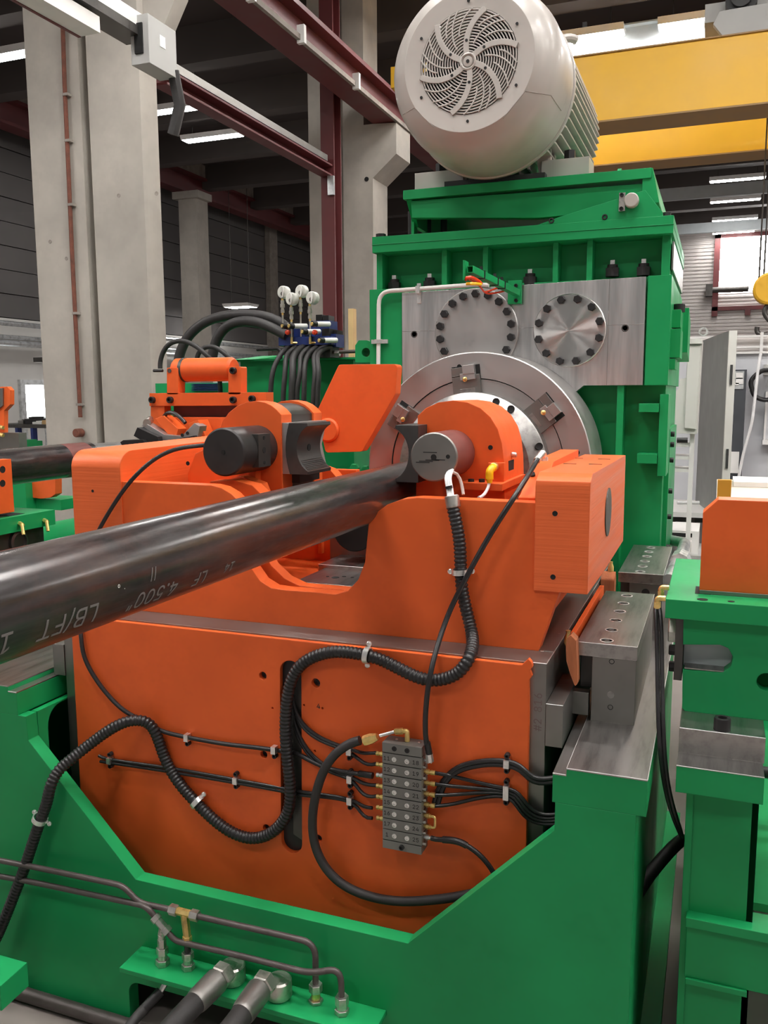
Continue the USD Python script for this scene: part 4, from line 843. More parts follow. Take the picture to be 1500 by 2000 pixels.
for s, pa, pb in ((-1, 810, 905), (1, 1057, 1150)):
    x0_, x1_ = U(pa, 350, Y=yft)[0], U(pb, 345, Y=yft)[0]
    for y in (yft, yft+.52):
        xin, xout = (x1_, x0_) if s < 0 else (x0_, x1_)
        f = part(mo, 'foot', cat(box(x0_, x1_, y, y+.13, zft, zft+.082), exY(sg.Polygon([(xin, zft), (xin+s*.035, zft+.05), (xin+s*.03, zft+.17), (xin-s*.12, zft+.26), (xin-s*.03, zft+.12)]), y+.01, y+.03), exY(sg.Polygon([(xin, zft), (xin+s*.035, zft+.05), (xin+s*.03, zft+.17), (xin-s*.12, zft+.26), (xin-s*.03, zft+.12)]), y+.09, y+.13)), 'motor_paint')
        part(f, 'foot_bolt', cyl(((x0_+x1_)/2+s*.008, y+.055, zft+.08), ((x0_+x1_)/2+s*.008, y+.055, zft+.122), .022, 6), 'black_oxide')
    part(mo, 'foot_pad', box(x0_-.005, x1_+.005, yft-.01, yft+.66, zft-.001, zft+.006), 'green_paint')
a = math.radians(47); p0 = Fv(Rm*.97, a, yf+.52); p1 = Fv(Rm*1.16, math.radians(40), yf+.56)
part(mo, 'lifting_eye', tube(spline([p0, (p0+p1)/2+np.array([.01, 0, .01]), p1]), .016, 10), 'motor_paint')
a = math.radians(58); p0 = Fv(Rm*.98, a, yf+.36); part(mo, 'stud', cat(cyl(p0, p0+np.array([.0, 0, .07]), .007, 8), cyl(p0+np.array([.0, 0, .062]), p0+np.array([.0, 0, .07]), .013, 8)), 'motor_paint')

# ================================================================ CHUCK
Yc = 3.0; s_ = Yc/3.2
XC_, ZC_, RC = -.85393*s_, 1.6+(1.31687-1.6)*s_, .43588*s_
ch = thing('chuck', 'huge grey steel chuck ring with stepped jaws facing the camera', 'chuck', (XC_, 3.1, ZC_-RC))
kpx = RC/214.
Ri = .775*RC
part(ch, 'outer_ring', ring([(Ri, 0), (RC-.004, 0), (RC, .004), (RC, .29), (Ri, .29)], (XC_, Yc, ZC_), (0, 1, 0), 128), 'steel_turned', label='broad outer ring')
part(ch, 'inner_face', ring([(RC*.30, .004), (Ri-.003, .004), (Ri-.003, .28), (RC*.30, .28)], (XC_, Yc, ZC_), (0, 1, 0), 96), 'steel_turned')
part(ch, 'ring_gap', ring([(Ri-.003, .012), (Ri, .012), (Ri, .02), (Ri-.003, .02)], (XC_, Yc, ZC_), (0, 1, 0), 96), 'void_black')
Rh = RC*.655
part(ch, 'hub', ring([(RC*.22, -.09), (Rh*.80, -.09), (Rh*.98, -.055), (Rh, -.05), (Rh, .01), (RC*.22, .01)], (XC_, Yc, ZC_), (0, 1, 0), 96), 'steel_ground', label='bright turned hub flange')
def cpt(px, py, y): return U(px, py, Y=y)
for px, py, r in ((969, 785, .0125), (998, 799, .0125), (1053, 872, .0125)):
    q = cpt(px, py, Yc-.066); part(ch, 'hub_bore', lathe([(r, -.002), (r, .006), (r*.7, .0045)], q, (.25, -1, .15), 18), 'void_black')
q = cpt(1024, 879, Yc-.06); part(ch, 'hub_screw', lathe([(.011, -.002), (.011, .004), (.006, .004), (.006, .001)], q, (.3, -1, 0), 16), 'nickel')
for px, py, r in ((897, 716, .008), (1127, 884, .009)):
    q = cpt(px, py, Yc); part(ch, 'ring_hole', lathe([(r, 0), (r, .001), (r*.7, .0004)], (q[0], Yc-.0002, q[2]), (0, -1, 0), 16), 'void_black')
for ang in (96, 39, 147, 210, 270, 330):
    a = math.radians(ang); er = np.array([math.cos(a), math.sin(a)]); et = np.array([-er[1], er[0]])
    def blk(r0, r1, t0, t1, y0, y1):
        c = [er*r+et*t for r, t in ((r0, t0), (r1, t0), (r1, t1), (r0, t1))]; return exY(sg.Polygon([(XC_+p[0], ZC_+p[1]) for p in c]), y0, y1)
    w = .050
    part(ch, 'jaw_slot', blk(Ri-.004, Ri+.046, -w*1.03, w*1.03, Yc-.001, Yc+.002), 'void_black')
    j = part(ch, 'base_jaw', cat(blk(Rh*.98, Ri+.012, -w, w, Yc-.012, Yc+.05), blk(Ri+.010, Ri+.042, -w*.2, w, Yc-.012, Yc+.05)), 'steel_grey', label='grey base jaw')
    part(j, 'top_jaw', cat(blk(Ri-.004, Ri+.018, -w*.72, w*.34, Yc-.024, Yc-.0), blk(Ri+.016, Ri+.046, -w*.72, w*.12, Yc-.026, Yc)), 'steel_turned')
    c = er*(Ri-.002); part(j, 'grease_spot', lathe([(.008, 0), (.009, .001), (.004, .004)], (XC_+c[0], Yc-.024, ZC_+c[1]), (0, -1, 0), 10), 'brass')
    part(j, 'radius_notch', blk(Rh*1.0, Rh*1.055, -w*.6, w*.5, Yc-.0125, Yc-.011), 'steel_ground')

# ================================================================ SMALL PARTS ON THE HOUSING
cb = thing('steel_conduit', 'thin silvery conduit bent over the left corner of the face plate', 'conduit', tuple(U(740, 700, Y=3.26)))
cp = bend([U(739, 712, Y=3.262), U(740, 570, Y=3.262), U(930, 556, Y=3.262), U(955, 557, Y=3.262)], .05)
part(cb, 'tube', tube(cp, .0085, 12), 'white_paint')
for px, py, hor in ((740, 667, 1), (817, 566, 0)):
    q = U(px, py, Y=3.262)
    if hor: part(cb, 'saddle', cat(box(q[0]-.035, q[0]+.035, 3.268, 3.276, q[2]-.008, q[2]+.008), box(q[0]-.014, q[0]+.014, 3.25, 3.27, q[2]-.008, q[2]+.008)), 'zinc')
    else: part(cb, 'saddle', cat(box(q[0]-.008, q[0]+.008, 3.268, 3.276, q[2]-.05, q[2]+.025), box(q[0]-.008, q[0]+.008, 3.25, 3.27, q[2]-.014, q[2]+.014)), 'zinc')
br = thing('sensor_bracket', 'slim green square-tube arm sticking out over the round covers', 'bracket', tuple(U(1005, 585, Y=3.25)))
t0 = U(1010, 572, Y=3.24); t1 = U(918, 526, Y=2.88)
r_ = .0115
def sq_tube(a, b, r, wall=.002):
    u, v, d = frame(b-a); V_ = []
    o = exZ(sg.box(-r, -r, r, r).difference(sg.box(-r+wall, -r+wall, r-wall, r-wall)), 0, np.linalg.norm(b-a)); M_ = np.eye(4); M_[:3, 0], M_[:3, 1], M_[:3, 2], M_[:3, 3] = u, v, d, a; o.apply_transform(M_); return o
part(br, 'square_tube', sq_tube(t0, t1, r_), 'green_paint', smooth=False)
q = U(1008, 578, Y=3.262); part(br, 'mount_plate', box(q[0]-.028, q[0]+.022, 3.248, 3.262, q[2]-.03, q[2]+.055), 'green_paint')
for py in (558, 570, 587): c = U(1008, py, Y=3.247); part(br, 'mount_screw', capscrew((c[0], 3.248, c[2]), (0, -1, 0), .007, .008), 'black_oxide')
q = U(913, 530, Y=2.885); part(br, 'end_plate', box(q[0]-.012, q[0]-.006, 2.87, 2.92, q[2]-.03, q[2]+.035), 'green_paint')
for f in (.35, .5, .78): c = t0+(t1-t0)*f; part(br, 'cable_tie', cat(box(c[0]-.014, c[0]+.014, c[1]-.003, c[1]+.003, c[2]-.014, c[2]+.014), box(c[0]-.004, c[0]+.004, c[1]-.005, c[1]+.005, c[2]+.012, c[2]+.028)), 'rubber')
wr = thing('orange_wire', 'loop of bright orange wire tied to the green arm', 'wire', tuple(U(965, 565, Y=3.1)))
part(wr, 'wire_loop', tube(spline(pp((916, 546, 2.89), (925, 550, 2.95), (938, 560, 3.0), (950, 573, 3.08), (968, 572, 3.12), (988, 566, 3.17), (980, 562, 3.15), (962, 566, 3.10), (945, 570, 3.06))), .003, 8), 'red_plastic')
q = U(918, 550, Y=2.89); part(wr, 'coil', tube(spline([(q[0]-.012, 2.88, q[2]+.006), (q[0]+.0, 2.87, q[2]+.012), (q[0]+.016, 2.90, q[2]+.008), (q[0]+.022, 2.95, q[2])]), .006, 8), 'red_plastic'); part(wr, 'yellow_sleeve', tube(spline([(q[0]-.01, 2.88, q[2]-.008), (q[0]+.006, 2.88, q[2]-.008), (q[0]+.026, 2.93, q[2]-.006)]), .0055, 8), 'yellow_plastic')
# ================================================================ LUBE DISTRIBUTOR
yD = 1.742; dd = D(yD)
lub = thing('grease_distributor', 'grey stacked grease distributor block with numbered slices on the orange panel', 'valve block', (-.63, 1.76, .57))
xA, xB = dd(747, 1550)[0], dd(823, 1560)[0]
zTop, zBot = dd(747, 1449)[1], dd(747, 1656)[1]
rows = np.linspace(zTop, zBot, 11); rows[1] = zTop-(zTop-zBot)*.095; rows[-2] = zBot+(zTop-zBot)*.085
rows[1:-1] = np.linspace(rows[1], rows[-2], 9)
LN = ['', '11', '12', '13', '14', '15', '16', '17', '1', '']; RN = ['', '18', '19', '20', '21', '22', '23', '24', '25', '']
def brass_fit(p, d, L=.022, m='brass'):
    return lathe([(.0042, 0), (.0042, .004), (.0062, .0045), (.0062, .0115), (.0042, .012), (.0042, .015), (.0055, .0155), (.0055, L), (.003, L)], p, d, 6)
for k in range(10):
    z1_, z0_ = rows[k]-.0011, rows[k+1]+.0011
    s = part(lub, 'slice', box(xA, xB, yD, 1.786, z0_, z1_), 'steel_dark' if False else 'grey_slice', label='plain top slice' if k == 0 else 'plain end slice' if k == 9 else None)
    zc_ = (z0_+z1_)/2
    if k == 0:
        for px in (770, 795): part(s, 'socket_screw', lathe([(.0058, 0), (.0058, .001), (.004, .001), (.0035, .0002)], (dd(px, 1460)[0], yD, zc_), (0, -1, 0), 14), 'black_oxide')
    elif k == 9: part(s, 'socket_screw', capscrew(((xA+xB)/2, yD, zc_), (0, -1, 0), .006, .005), 'black_oxide')
    else:
        for px in (770, 795): part(s, 'bleed_screw', lathe([(.0056, 0), (.0056, .002), (.0046, .0024), (.0026, .0024), (.0024, .0008)], (dd(px, 1460)[0], yD, zc_), (0, -1, 0), 16), 'zinc')
        part(s, 'slice_number', text_on(RN[k], .0095, (xB-.0135, yD, zc_), (1, 0, 0), (0, 0, 1), .0004), 'ink', smooth=False)
        part(s, 'slice_number', text_on(LN[k], .0095, (xA+.0105, yD, zc_), (1, 0, 0), (0, 0, 1), .0004), 'ink', smooth=False)
part(lub, 'slice_gap_backing', box(xA+.003, xB-.003, yD+.004, 1.787, zBot+.002, zTop-.002), 'black_oxide', label='black backing that darkens the gaps between the slices')  # black backing: shade in the slice gaps is put in as colour
zr_ = [(rows[k]+rows[k+1])/2 for k in range(10)]
for k in (1, 2, 4, 5, 6, 7): part(lub, 'brass_fitting', brass_fit((xA, 1.762, zr_[k]), (-1, 0, 0)), 'brass')
part(lub, 'steel_fitting', brass_fit((xA, 1.762, zr_[3]), (-1, 0, 0)), 'zinc')
for k in (2, 3, 4, 5): part(lub, 'brass_fitting', brass_fit((xB, 1.762, zr_[k]), (1, 0, 0), .026), 'brass')
for k in (6, 7): part(lub, 'brass_fitting', brass_fit((xB, 1.762, zr_[k]), (1, 0, 0), .014), 'brass')
part(lub, 'loop_pipe', tube(bend([(xB+.012, 1.762, zr_[6]), (xB+.026, 1.762, zr_[6]), (xB+.026, 1.762, zr_[7]), (xB+.012, 1.762, zr_[7])], .006), .0032, 8), 'brass', label='small brass U pipe')
part(lub, 'steel_fitting', brass_fit((xB, 1.762, zr_[8]), (1, 0, 0), .026), 'zinc')
part(lub, 'steel_fitting', brass_fit((xB, 1.762, zr_[1]), (1, 0, 0), .018), 'zinc')
for k in range(1, 9):
    part(lub, 'plug', cyl((xB, 1.752, zr_[k]-.012), (xB+.008, 1.752, zr_[k]-.012), .003, 8), 'nickel')
part(lub, 'end_plug', cyl((xA-.004, 1.762, zr_[8]+.004), (xA, 1.762, zr_[8]+.004), .006, 12), 'zinc')
tx = dd(789, 1452)[0]
el = part(lub, 'inlet_elbow', cat(cyl((tx, 1.765, zTop), (tx, 1.765, zTop+.018), .006, 6), tube(bend([(tx, 1.765, zTop+.014), (tx, 1.765, zTop+.024), (tx-.03, 1.763, zTop+.020)], .01), .0058, 12), cyl((tx-.010, 1.764, zTop+.023), (tx-.028, 1.763, zTop+.020), .0075, 6)), 'brass', label='brass inlet elbow')
for px in (768, 812): part(lub, 'top_screw', lathe([(.003, 0), (.003, .002)], (dd(px, 1452)[0], 1.765, zTop), (0, 0, 1), 10), 'zinc')

# ================================================================ HOSES AND CONDUITS
def hose(name, label, r, pts, mt='rubber', step=.012, n=10, cat_='hose'):
    return solo(name, tube(spline(pp(*pts), step), r, n), mt, label, cat_)
A, B_, E_ = 1.868, 1.772, 1.628
cpts = [(884, 990, 1.868), (891, 1020, A), (898, 1065, A), (900, 1115, A), (904, 1160, A), (913, 1200, A), (922, 1240, 1.85), (918, 1280, 1.785), (895, 1313, B_), (855, 1328, B_), (820, 1324, B_), (780, 1306, B_), (745, 1289, B_), (710, 1279, B_), (660, 1273, B_), (618, 1281, B_), (585, 1302, B_), (566, 1340, B_), (558, 1400, B_), (560, 1470, B_), (567, 1540, B_), (561, 1588, B_), (533, 1624, B_), (493, 1637, B_), (450, 1624, B_), (410, 1594, B_), (376, 1560, B_), (346, 1524, B_), (321, 1478, B_), (302, 1428, B_-.004), (284, 1410, B_-.012), (256, 1408, B_-.03), (222, 1421, B_-.05), (180, 1450, 1.70), (142, 1480, 1.67), (114, 1506, 1.645), (99, 1535, E_), (92, 1565, E_), (80, 1600, E_), (66, 1640, E_-.002), (46, 1700, 1.622), (26, 1752, 1.615), (2, 1812, 1.605), (-40, 1890, 1.59)]
co = thing('corrugated_conduit', 'black ribbed conduit winding from the grey pin over the orange panel to the frame', 'conduit', tuple(U(560, 1450, Y=1.77)))
part(co, 'ribbed_sleeve', corr(pp(*cpts), .0148, n=14), 'rubber', smooth=50)
c0, c1_ = U(882, 968, Y=1.872), U(886, 992, Y=1.868)
part(co, 'end_collar', cyl(c0, c1_, .0165, 20, c=.002), 'nickel')
part(co, 'white_leads', cat(*[tube(spline([U(880+d, 972, Y=1.873), U(877+d, 948, Y=1.89), U(875+d, 933, Y=1.90), U(879+d*.8, 922, Y=1.925), U(884, 918, Y=1.942)]), .0036, 8) for d in (-4, 0, 4)]), 'white_cable', label='bundle of white leads leaving the conduit')
part(co, 'lead_tie', cyl(U(877, 954, Y=1.885), U(876, 949, Y=1.885), .0085, 12), 'rubber')
part(co, 'clear_sleeve', tube(spline([U(884, 922, Y=1.93), U(894, 928, Y=1.94), U(901, 944, Y=1.94), U(905, 966, Y=1.93)]), .004, 8), 'clear_sleeve')
def saddle(px, py, Y, dirpx, r=.0165, mt='zinc', owner=None):
    p = U(px, py, Y=Y); q = U(px+dirpx[0], py+dirpx[1], Y=Y); d = (q-p)/np.linalg.norm(q-p)
    side = np.cross(d, [0, 1, 0]); side /= np.linalg.norm(side)
    m = [ring([(r, -.006), (r+.003, -.006), (r+.003, .006), (r, .006)], p, d, 24)]
    for s in (1, -1):
        c = p+side*s*(r+.009)+np.array([0, r*.55, 0]); m += [lathe([(.0065, 0), (.0065, .004), (.004, .006)], c, (0, -1, 0), 12), cyl(p+side*s*(r-.001)+np.array([0, r*.4, 0]), c, .004, 8)]
    return part(owner or car, 'conduit_saddle', cat(*m), mt)
for a in ((899, 1117, A, (2, 30)), (717, 1280, B_, (-30, -6)), (385, 1566, B_, (-30, -32))): saddle(*a)
saddle(78, 1600, E_, (-14, 36), owner=bed)
B2 = 1.778
def clip(px, py, Y=B2, w=.012, h=.026, nuts=(1,), mt='zinc'):
    p = U(px, py, Y=Y); m = part(car, 'hose_clip', cat(box(p[0]-w/2, p[0]+w/2, Y-.009, Y+.008, p[2]-h/2, p[2]+h/2)), mt)
    for s in nuts: part(m, 'clip_screw', capscrew((p[0], Y+.008, p[2]+s*(h/2+.008)), (0, -1, 0), .006, .012), 'black_oxide')
for px, py, h_, nt in ((366, 1440, .018, (-1,)), (536, 1464, .018, (-1,)), (461, 1524, .016, (1, -1)), (215, 1485, .016, (1, -1)), (683, 1466, .018, (-1,)), (684, 1521, .018, (-1, 1)), (684, 1563, .018, (-1, 1)), (990, 1491, .018, (1, -1)), (989, 1547, .032, (1, -1))): clip(px, py, h=h_, nuts=nt)
hose('black_hose', 'black hose running from the orange right end block down to the distributor', .0060, [(1050, 897, 2.02), (1040, 914, 1.98), (1005, 970, 1.87), (960, 1040, 1.855), (915, 1120, 1.845), (880, 1190, 1.84), (858, 1250, 1.80), (842, 1310, 1.755), (833, 1370, 1.75), (831, 1430, 1.75), (836, 1462, 1.755)])
hf = thing('hose_end', 'silvery hose end on top of the orange right end block', 'fitting', tuple(U(1058, 888, Y=2.03)))
part(hf, 'ferrule', cyl(U(1048, 900, Y=2.02), U(1060, 884, Y=2.04), .0085, 12), 'nickel'); part(hf, 'elbow', cat(cyl(U(1060, 884, Y=2.04), U(1062, 893, Y=2.06), .008, 6), cyl(U(1062, 893, Y=2.06), U(1062, 900, Y=2.06), .011, 6)), 'zinc')
h2 = thing('swivel_fitting', 'chrome swivel fitting where the black hose meets the distributor', 'fitting', tuple(U(838, 1478, Y=1.755)))
part(h2, 'sleeve', cyl(U(834, 1450, Y=1.752), U(839, 1474, Y=1.757), .0075, 12), 'rubber'); part(h2, 'nut', cyl(U(838, 1472, Y=1.757), U(840, 1487, Y=1.758), .009, 8), 'zinc')
hose('black_hose', 'black hose arching from the left pin behind the pipe and along to the distributor', .0056, [(402, 869, 1.96), (385, 871, 1.95), (350, 876, 1.92), (310, 892, 1.90), (270, 924, 1.88), (238, 962, 1.875), (212, 1002, 1.872), (190, 1042, 1.87), (165, 1110, 1.86), (156, 1190, 1.81), (158, 1240, 1.779), (164, 1280, B2), (182, 1318, B2), (208, 1354, B2), (243, 1388, B2), (278, 1408, 1.785), (312, 1426, B2), (366, 1440, B2), (440, 1453, B2), (500, 1460, B2), (548, 1466, 1.79), (575, 1470, 1.79), (600, 1482, B2), (640, 1500, B2), (684, 1509, B2), (705, 1512, 1.77)])
hose('hose_sleeve', 'thick black sleeve on the hose entering the third distributor slice', .0075, [(702, 1511, 1.768), (715, 1513, 1.764), (728, 1515, 1.762)], cat_='hose end')
hose('thin_line', 'upper of the two thin black lines crossing the orange panel at left', .0042, [(193, 1476, B2), (215, 1483, B2), (330, 1500, B2), (461, 1523, B2), (560, 1541, 1.79), (600, 1548, B2), (684, 1562, B2), (705, 1572, 1.77), (727, 1578, 1.762)], cat_='grease line')
hose('thin_line', 'lower of the two thin black lines crossing the orange panel at left', .0042, [(196, 1487, B2), (230, 1492, B2), (330, 1507, B2), (461, 1529, B2), (560, 1547, 1.79), (600, 1554, B2), (684, 1567, B2), (706, 1588, 1.77), (727, 1598, 1.762)], cat_='grease line')
for lab, k, mid in (('first', 1, [(572, 1352, 1.80), (582, 1398, 1.785), (622, 1438, B2), (683, 1463, B2), (706, 1470, 1.77)]), ('second', 2, [(574, 1370, 1.80), (588, 1415, 1.785), (630, 1448, B2), (683, 1470, B2), (708, 1488, 1.77)]),
                   ('fourth', 4, [(574, 1395, 1.80), (592, 1450, 1.785), (635, 1495, B2), (684, 1517, B2), (706, 1528, 1.77)]), ('fifth', 5, [(576, 1420, 1.80), (596, 1465, 1.785), (640, 1505, B2), (684, 1523, B2), (704, 1545, 1.77)])):
    pts = pp(*mid)+[np.array([xA-.022, 1.762, zr_[k]])]
    solo('thin_line', tube(spline(pts, .012), .0042, 10), 'rubber', f'thin black grease line curving out of the slot to the {lab} slice of the distributor', 'grease line')
big = thing('grease_supply_hose', 'thick dark hose looping below the distributor with a brass end', 'hose', tuple(U(612, 1640, Y=1.755)))
bp = pp((703, 1446, 1.757), (672, 1459, 1.752), (641, 1490, 1.745), (620, 1540, 1.745), (611, 1590, 1.75), (613, 1640, 1.755), (630, 1685, 1.757), (665, 1724, 1.757), (720, 1750, 1.757), (780, 1760, 1.757), (840, 1758, 1.757), (900, 1750, 1.757), (970, 1733, 1.757))
part(big, 'hose_body', tube(spline(bp, .012), .0108, 14), 'rubber_matte')
q0, q1 = U(711, 1447, Y=1.757), U(746, 1436, Y=1.76)
part(big, 'brass_ferrule', lathe([(.0115, 0), (.0125, .006), (.0125, .02), (.0085, .035)], q0, q1-q0, 8), 'brass'); part(big, 'swivel', cyl(U(742, 1437, Y=1.76), (tx-.028, 1.763, zTop+.020), .004, 10), 'zinc')
g8 = pp((842, 1637, 1.762), (865, 1640, 1.76), (895, 1644, 1.758), (930, 1664, 1.757), (956, 1692, 1.757), (972, 1722, 1.757))
lo = thing('outlet_hose', 'black hose leaving the lowest distributor slice towards the green frame', 'hose', tuple(g8[2])); part(lo, 'hose_body', tube(spline(g8, .01), .0058, 10), 'rubber'); part(lo, 'sleeve', tube(spline(g8[1:3]+[U(912, 1652, Y=1.757)], .008), .0078, 10), 'rubber'); part(lo, 'crimp', cyl(g8[0], g8[1], .005, 8), 'nickel')
for k, (lab, mid) in enumerate((('top', [(900, 1520, B2), (950, 1532, B2), (989, 1540, B2), (1010, 1548, B2), (1030, 1572, 1.782), (1052, 1588, 1.787), (1085, 1590, 1.79)]), ('second', [(900, 1537, B2), (950, 1541, B2), (989, 1546, B2), (1010, 1556, B2), (1029, 1581, 1.782), (1052, 1596, 1.787), (1085, 1597, 1.79)]),
                          ('third', [(900, 1551, B2), (945, 1548, B2), (989, 1551, B2), (1008, 1562, B2), (1028, 1588, 1.782), (1052, 1602, 1.787), (1085, 1603, 1.79)]), ('fourth', [(895, 1568, B2), (940, 1558, B2), (989, 1557, B2), (1006, 1570, B2), (1026, 1595, 1.782), (1052, 1608, 1.787), (1085, 1609, 1.79)]))):
    pts = [np.array([xB+.026, 1.762, zr_[k+2]])]+pp(*mid)
    solo('thin_line', tube(spline(pts, .012), .0042, 10), 'rubber', f'{lab} of four thin black lines fanning right from the distributor to a clip', 'grease line')
for d, lab in ((-3.5, 'upper'), (4, 'lower')):
    solo('black_hose', tube(spline(pp((851+d, 1572, 1.77), (866+d, 1530, 1.776), (890, 1505+d, B2), (925, 1493+d, B2), (960, 1489+d, B2), (990, 1491+d, B2), (1015, 1500+d, B2), (1037, 1519+d, 1.782), (1058, 1525+d, 1.787), (1085, 1522+d, 1.79)), .012), .0058, 10), 'rubber', lab+' of the two black hoses arching over to the upper right clip', 'hose')
for lab, dx in (('left', 0), ('right', 9)):
    solo('hanging_line', tube(spline(pp((1281+dx*.7, 1184, 1.95), (1282+dx, 1215, 1.93), (1284+dx, 1290, 1.9), (1286+dx, 1400, 1.85), (1296+dx*.8, 1520, 1.82), (1315+dx*.6, 1595, 1.84), (1332, 1635, 1.9)), .015), .0046, 8), 'rubber', f'{lab} of two thin black lines hanging between the bed and the green stand', 'grease line')
    lf = thing('brass_elbow', ('front' if dx == 0 else 'rear')+' brass elbow on the left edge of the green stand plate', 'fitting', tuple(U(1282, 1170, Y=1.93)))
    px, py, yy = ((1284, 1168, 1.80) if dx == 0 else (1291, 1147, 1.95))
    part(lf, 'elbow', cat(tube(bend([U(px+16, py+1, Y=yy), U(px, py, Y=yy), U(px-1, py+20, Y=yy)], .006), .0058, 10), cyl(U(px, py+8, Y=yy), U(px, py+18, Y=yy), .0075, 6)), 'brass')
solo('floor_hose', tube(spline(pp((1332, 1640, 2.3), (1305, 1665, 2.2), (1275, 1700, 2.1), (1250, 1735, 2.0), (1225, 1780, 1.95)), .02), .016, 12), 'rubber_matte', 'thick grey-black hose crossing the gap between bed and green stand', 'hose')

# ================================================================ HYDRAULICS ON THE LOWER FRONT
def on_ledge(px, py): return U(px, py, Z=zled)
fit_pos = {'first': (318, 1884), 'second': (368, 1892), 'third': (617, 1957), 'fourth': (668, 1979)}
F = {k: on_ledge(*v) for k, v in fit_pos.items()}
def nutstack(p, hs, label, extra=None):
    t = thing('pipe_fitting', label, 'fitting', tuple(p)); z = 0
    for nm, r, hgt, sides, mt in hs:
        part(t, nm, cyl(p+np.array([0, 0, z]), p+np.array([0, 0, z+hgt]), r, sides, c=.001), mt); z += hgt
    return t, p+np.array([0, 0, z])
yt = F['third'][1]
t1, top1 = nutstack(F['first'], (('base_nut', .017, .016, 6, 'nickel'), ('body', .0115, .012, 12, 'nickel'), ('nut', .0145, .018, 6, 'nickel'), ('stem', .0105, .022, 6, 'nickel'), ('neck', .009, .012, 12, 'nickel')), 'tall steel fitting with a slanted tee, leftmost on the green bracket plate')
t2, top2 = nutstack(F['second'], (('base_nut', .016, .014, 6, 'nickel'), ('body', .0115, .012, 12, 'nickel'), ('nut', .0145, .018, 6, 'nickel'), ('stem', .008, .028, 12, 'black_oxide'), ('collar', .0115, .014, 6, 'brass')), 'steel fitting under the brass tee on the green bracket plate')
t3, top3 = nutstack(F['third'], (('base_nut', .0165, .008, 6, 'nickel'), ('body', .010, .018, 12, 'brass'), ('nut', .0155, .020, 6, 'nickel')), 'upright pipe fitting with a brassy neck, second from the right on the green bracket plate')
t4, top4 = nutstack(F['fourth'], (('base_nut', .0165, .012, 6, 'nickel'), ('body', .012, .008, 12, 'nickel'), ('nut', .0155, .022, 6, 'nickel')), 'rightmost upright pipe fitting on the green bracket plate')
y2 = top2[1]
te = U(360, 1783, Y=y2)
tl, tr_ = U(335, 1776, Y=y2), U(385, 1789, Y=y2)
part(t2, 'tee', cat(cyl(tl, tr_, .0095, 6), cyl(te, top2, .0095, 6)), 'brass', label='brass tee')
for a, b in ((tl, .35), (tr_, .35)):
    d = (te-a)/np.linalg.norm(te-a); part(t2, 'tee_nut', cyl(a-d*.004, a+d*.017, .0135, 6, c=.001), 'nickel')
y1 = top1[1]
e1, e2 = U(301, 1789, Y=y1-.0), U(329, 1822, Y=y1)
part(t1, 'slanted_tee', cat(cyl(e1, e2, .0105, 6, c=.001), cyl(U(318, 1812, Y=y1), top1, .009, 10)), 'nickel'); d = (e2-e1)/np.linalg.norm(e2-e1)
for a in (e1, e2-d*.014): part(t1, 'tee_nut', cyl(a, a+d*.014, .0135, 6, c=.001), 'nickel')
def rigid(name, label, px, r=.0072):
    return solo(name, tube(bend(px, .035), r, 12), 'tube_grey', label, 'pipe')
yp = 1.615
rigid('hydraulic_tube', 'upper grey steel tube along the green frame from the left edge to the brass tee', [U(-30, 1675, Y=yp), U(60, 1692, Y=yp), U(242, 1730, Y=yp), U(270, 1763, Y=y2), U(337, 1777, Y=y2)])
rigid('hydraulic_tube', 'lower grey steel tube along the green frame from the left edge to the slanted tee', [U(-30, 1706, Y=yp), U(60, 1722, Y=yp), U(278, 1768, Y=yp), U(290, 1775, Y=yp-.01), U(303, 1791, Y=y1)])
rigid('hydraulic_tube', 'grey steel tube from the brass tee bending down to the plate fitting', [U(384, 1789, Y=y2), U(500, 1815, Y=yt), U(616, 1842, Y=yt), top3-np.array([0, 0, .012])])
rigid('hydraulic_tube', 'grey steel tube from the slanted tee swooping to the rightmost plate fitting', [U(327, 1820, Y=y1), U(343, 1838, Y=y1), U(450, 1862, Y=yt-.01), U(610, 1902, Y=yt-.02), U(665, 1890, Y=F['fourth'][1]), top4-np.array([0, 0, .012])])
for lab, b, f0, f1, h1, r in (('left', (455, 1916), (436, 1903), (378, 1962), (290, 2060), .026), ('right', (545, 1945), (516, 1920), (470, 1985), (390, 2085), .026)):
    p = on_ledge(*b); t = thing('big_hydraulic_hose', f'{lab} of the two big crimped hydraulic hoses at the bottom edge', 'hose', tuple(p))
    yy = p[1]
    part(t, 'flange_block', cat(cyl(p, p+np.array([0, 0, .045]), .030, 24, c=.004), cyl(p+np.array([0, 0, .03]), U(f0[0], f0[1], Y=yy-.035), .021, 6)), 'nickel')
    a0, a1, a2 = U(*f0, Y=yy-.03), U(*f1, Y=yy-.13), U(*h1, Y=yy-.26)
    d = (a1-a0)/np.linalg.norm(a1-a0)
    part(t, 'swivel_nut', cyl(a0-d*.012, a0+d*.016, .029, 6, c=.003), 'nickel'); part(t, 'crimp_ferrule', lathe([(r*.9, 0), (r+.003, .006), (r+.003, .02), (r+.002, .07), (r, .08)], a0+d*.016, d, 20), 'steel_grey')
    part(t, 'hose_body', tube(spline([a0+d*.09, a1+d*.02, a2]), r-.001, 18), 'rubber_matte')
sm = thing('small_hydraulic_hose', 'smaller black hose hanging below the green bracket plate', 'hose', tuple(U(318, 1930, Y=1.6)))
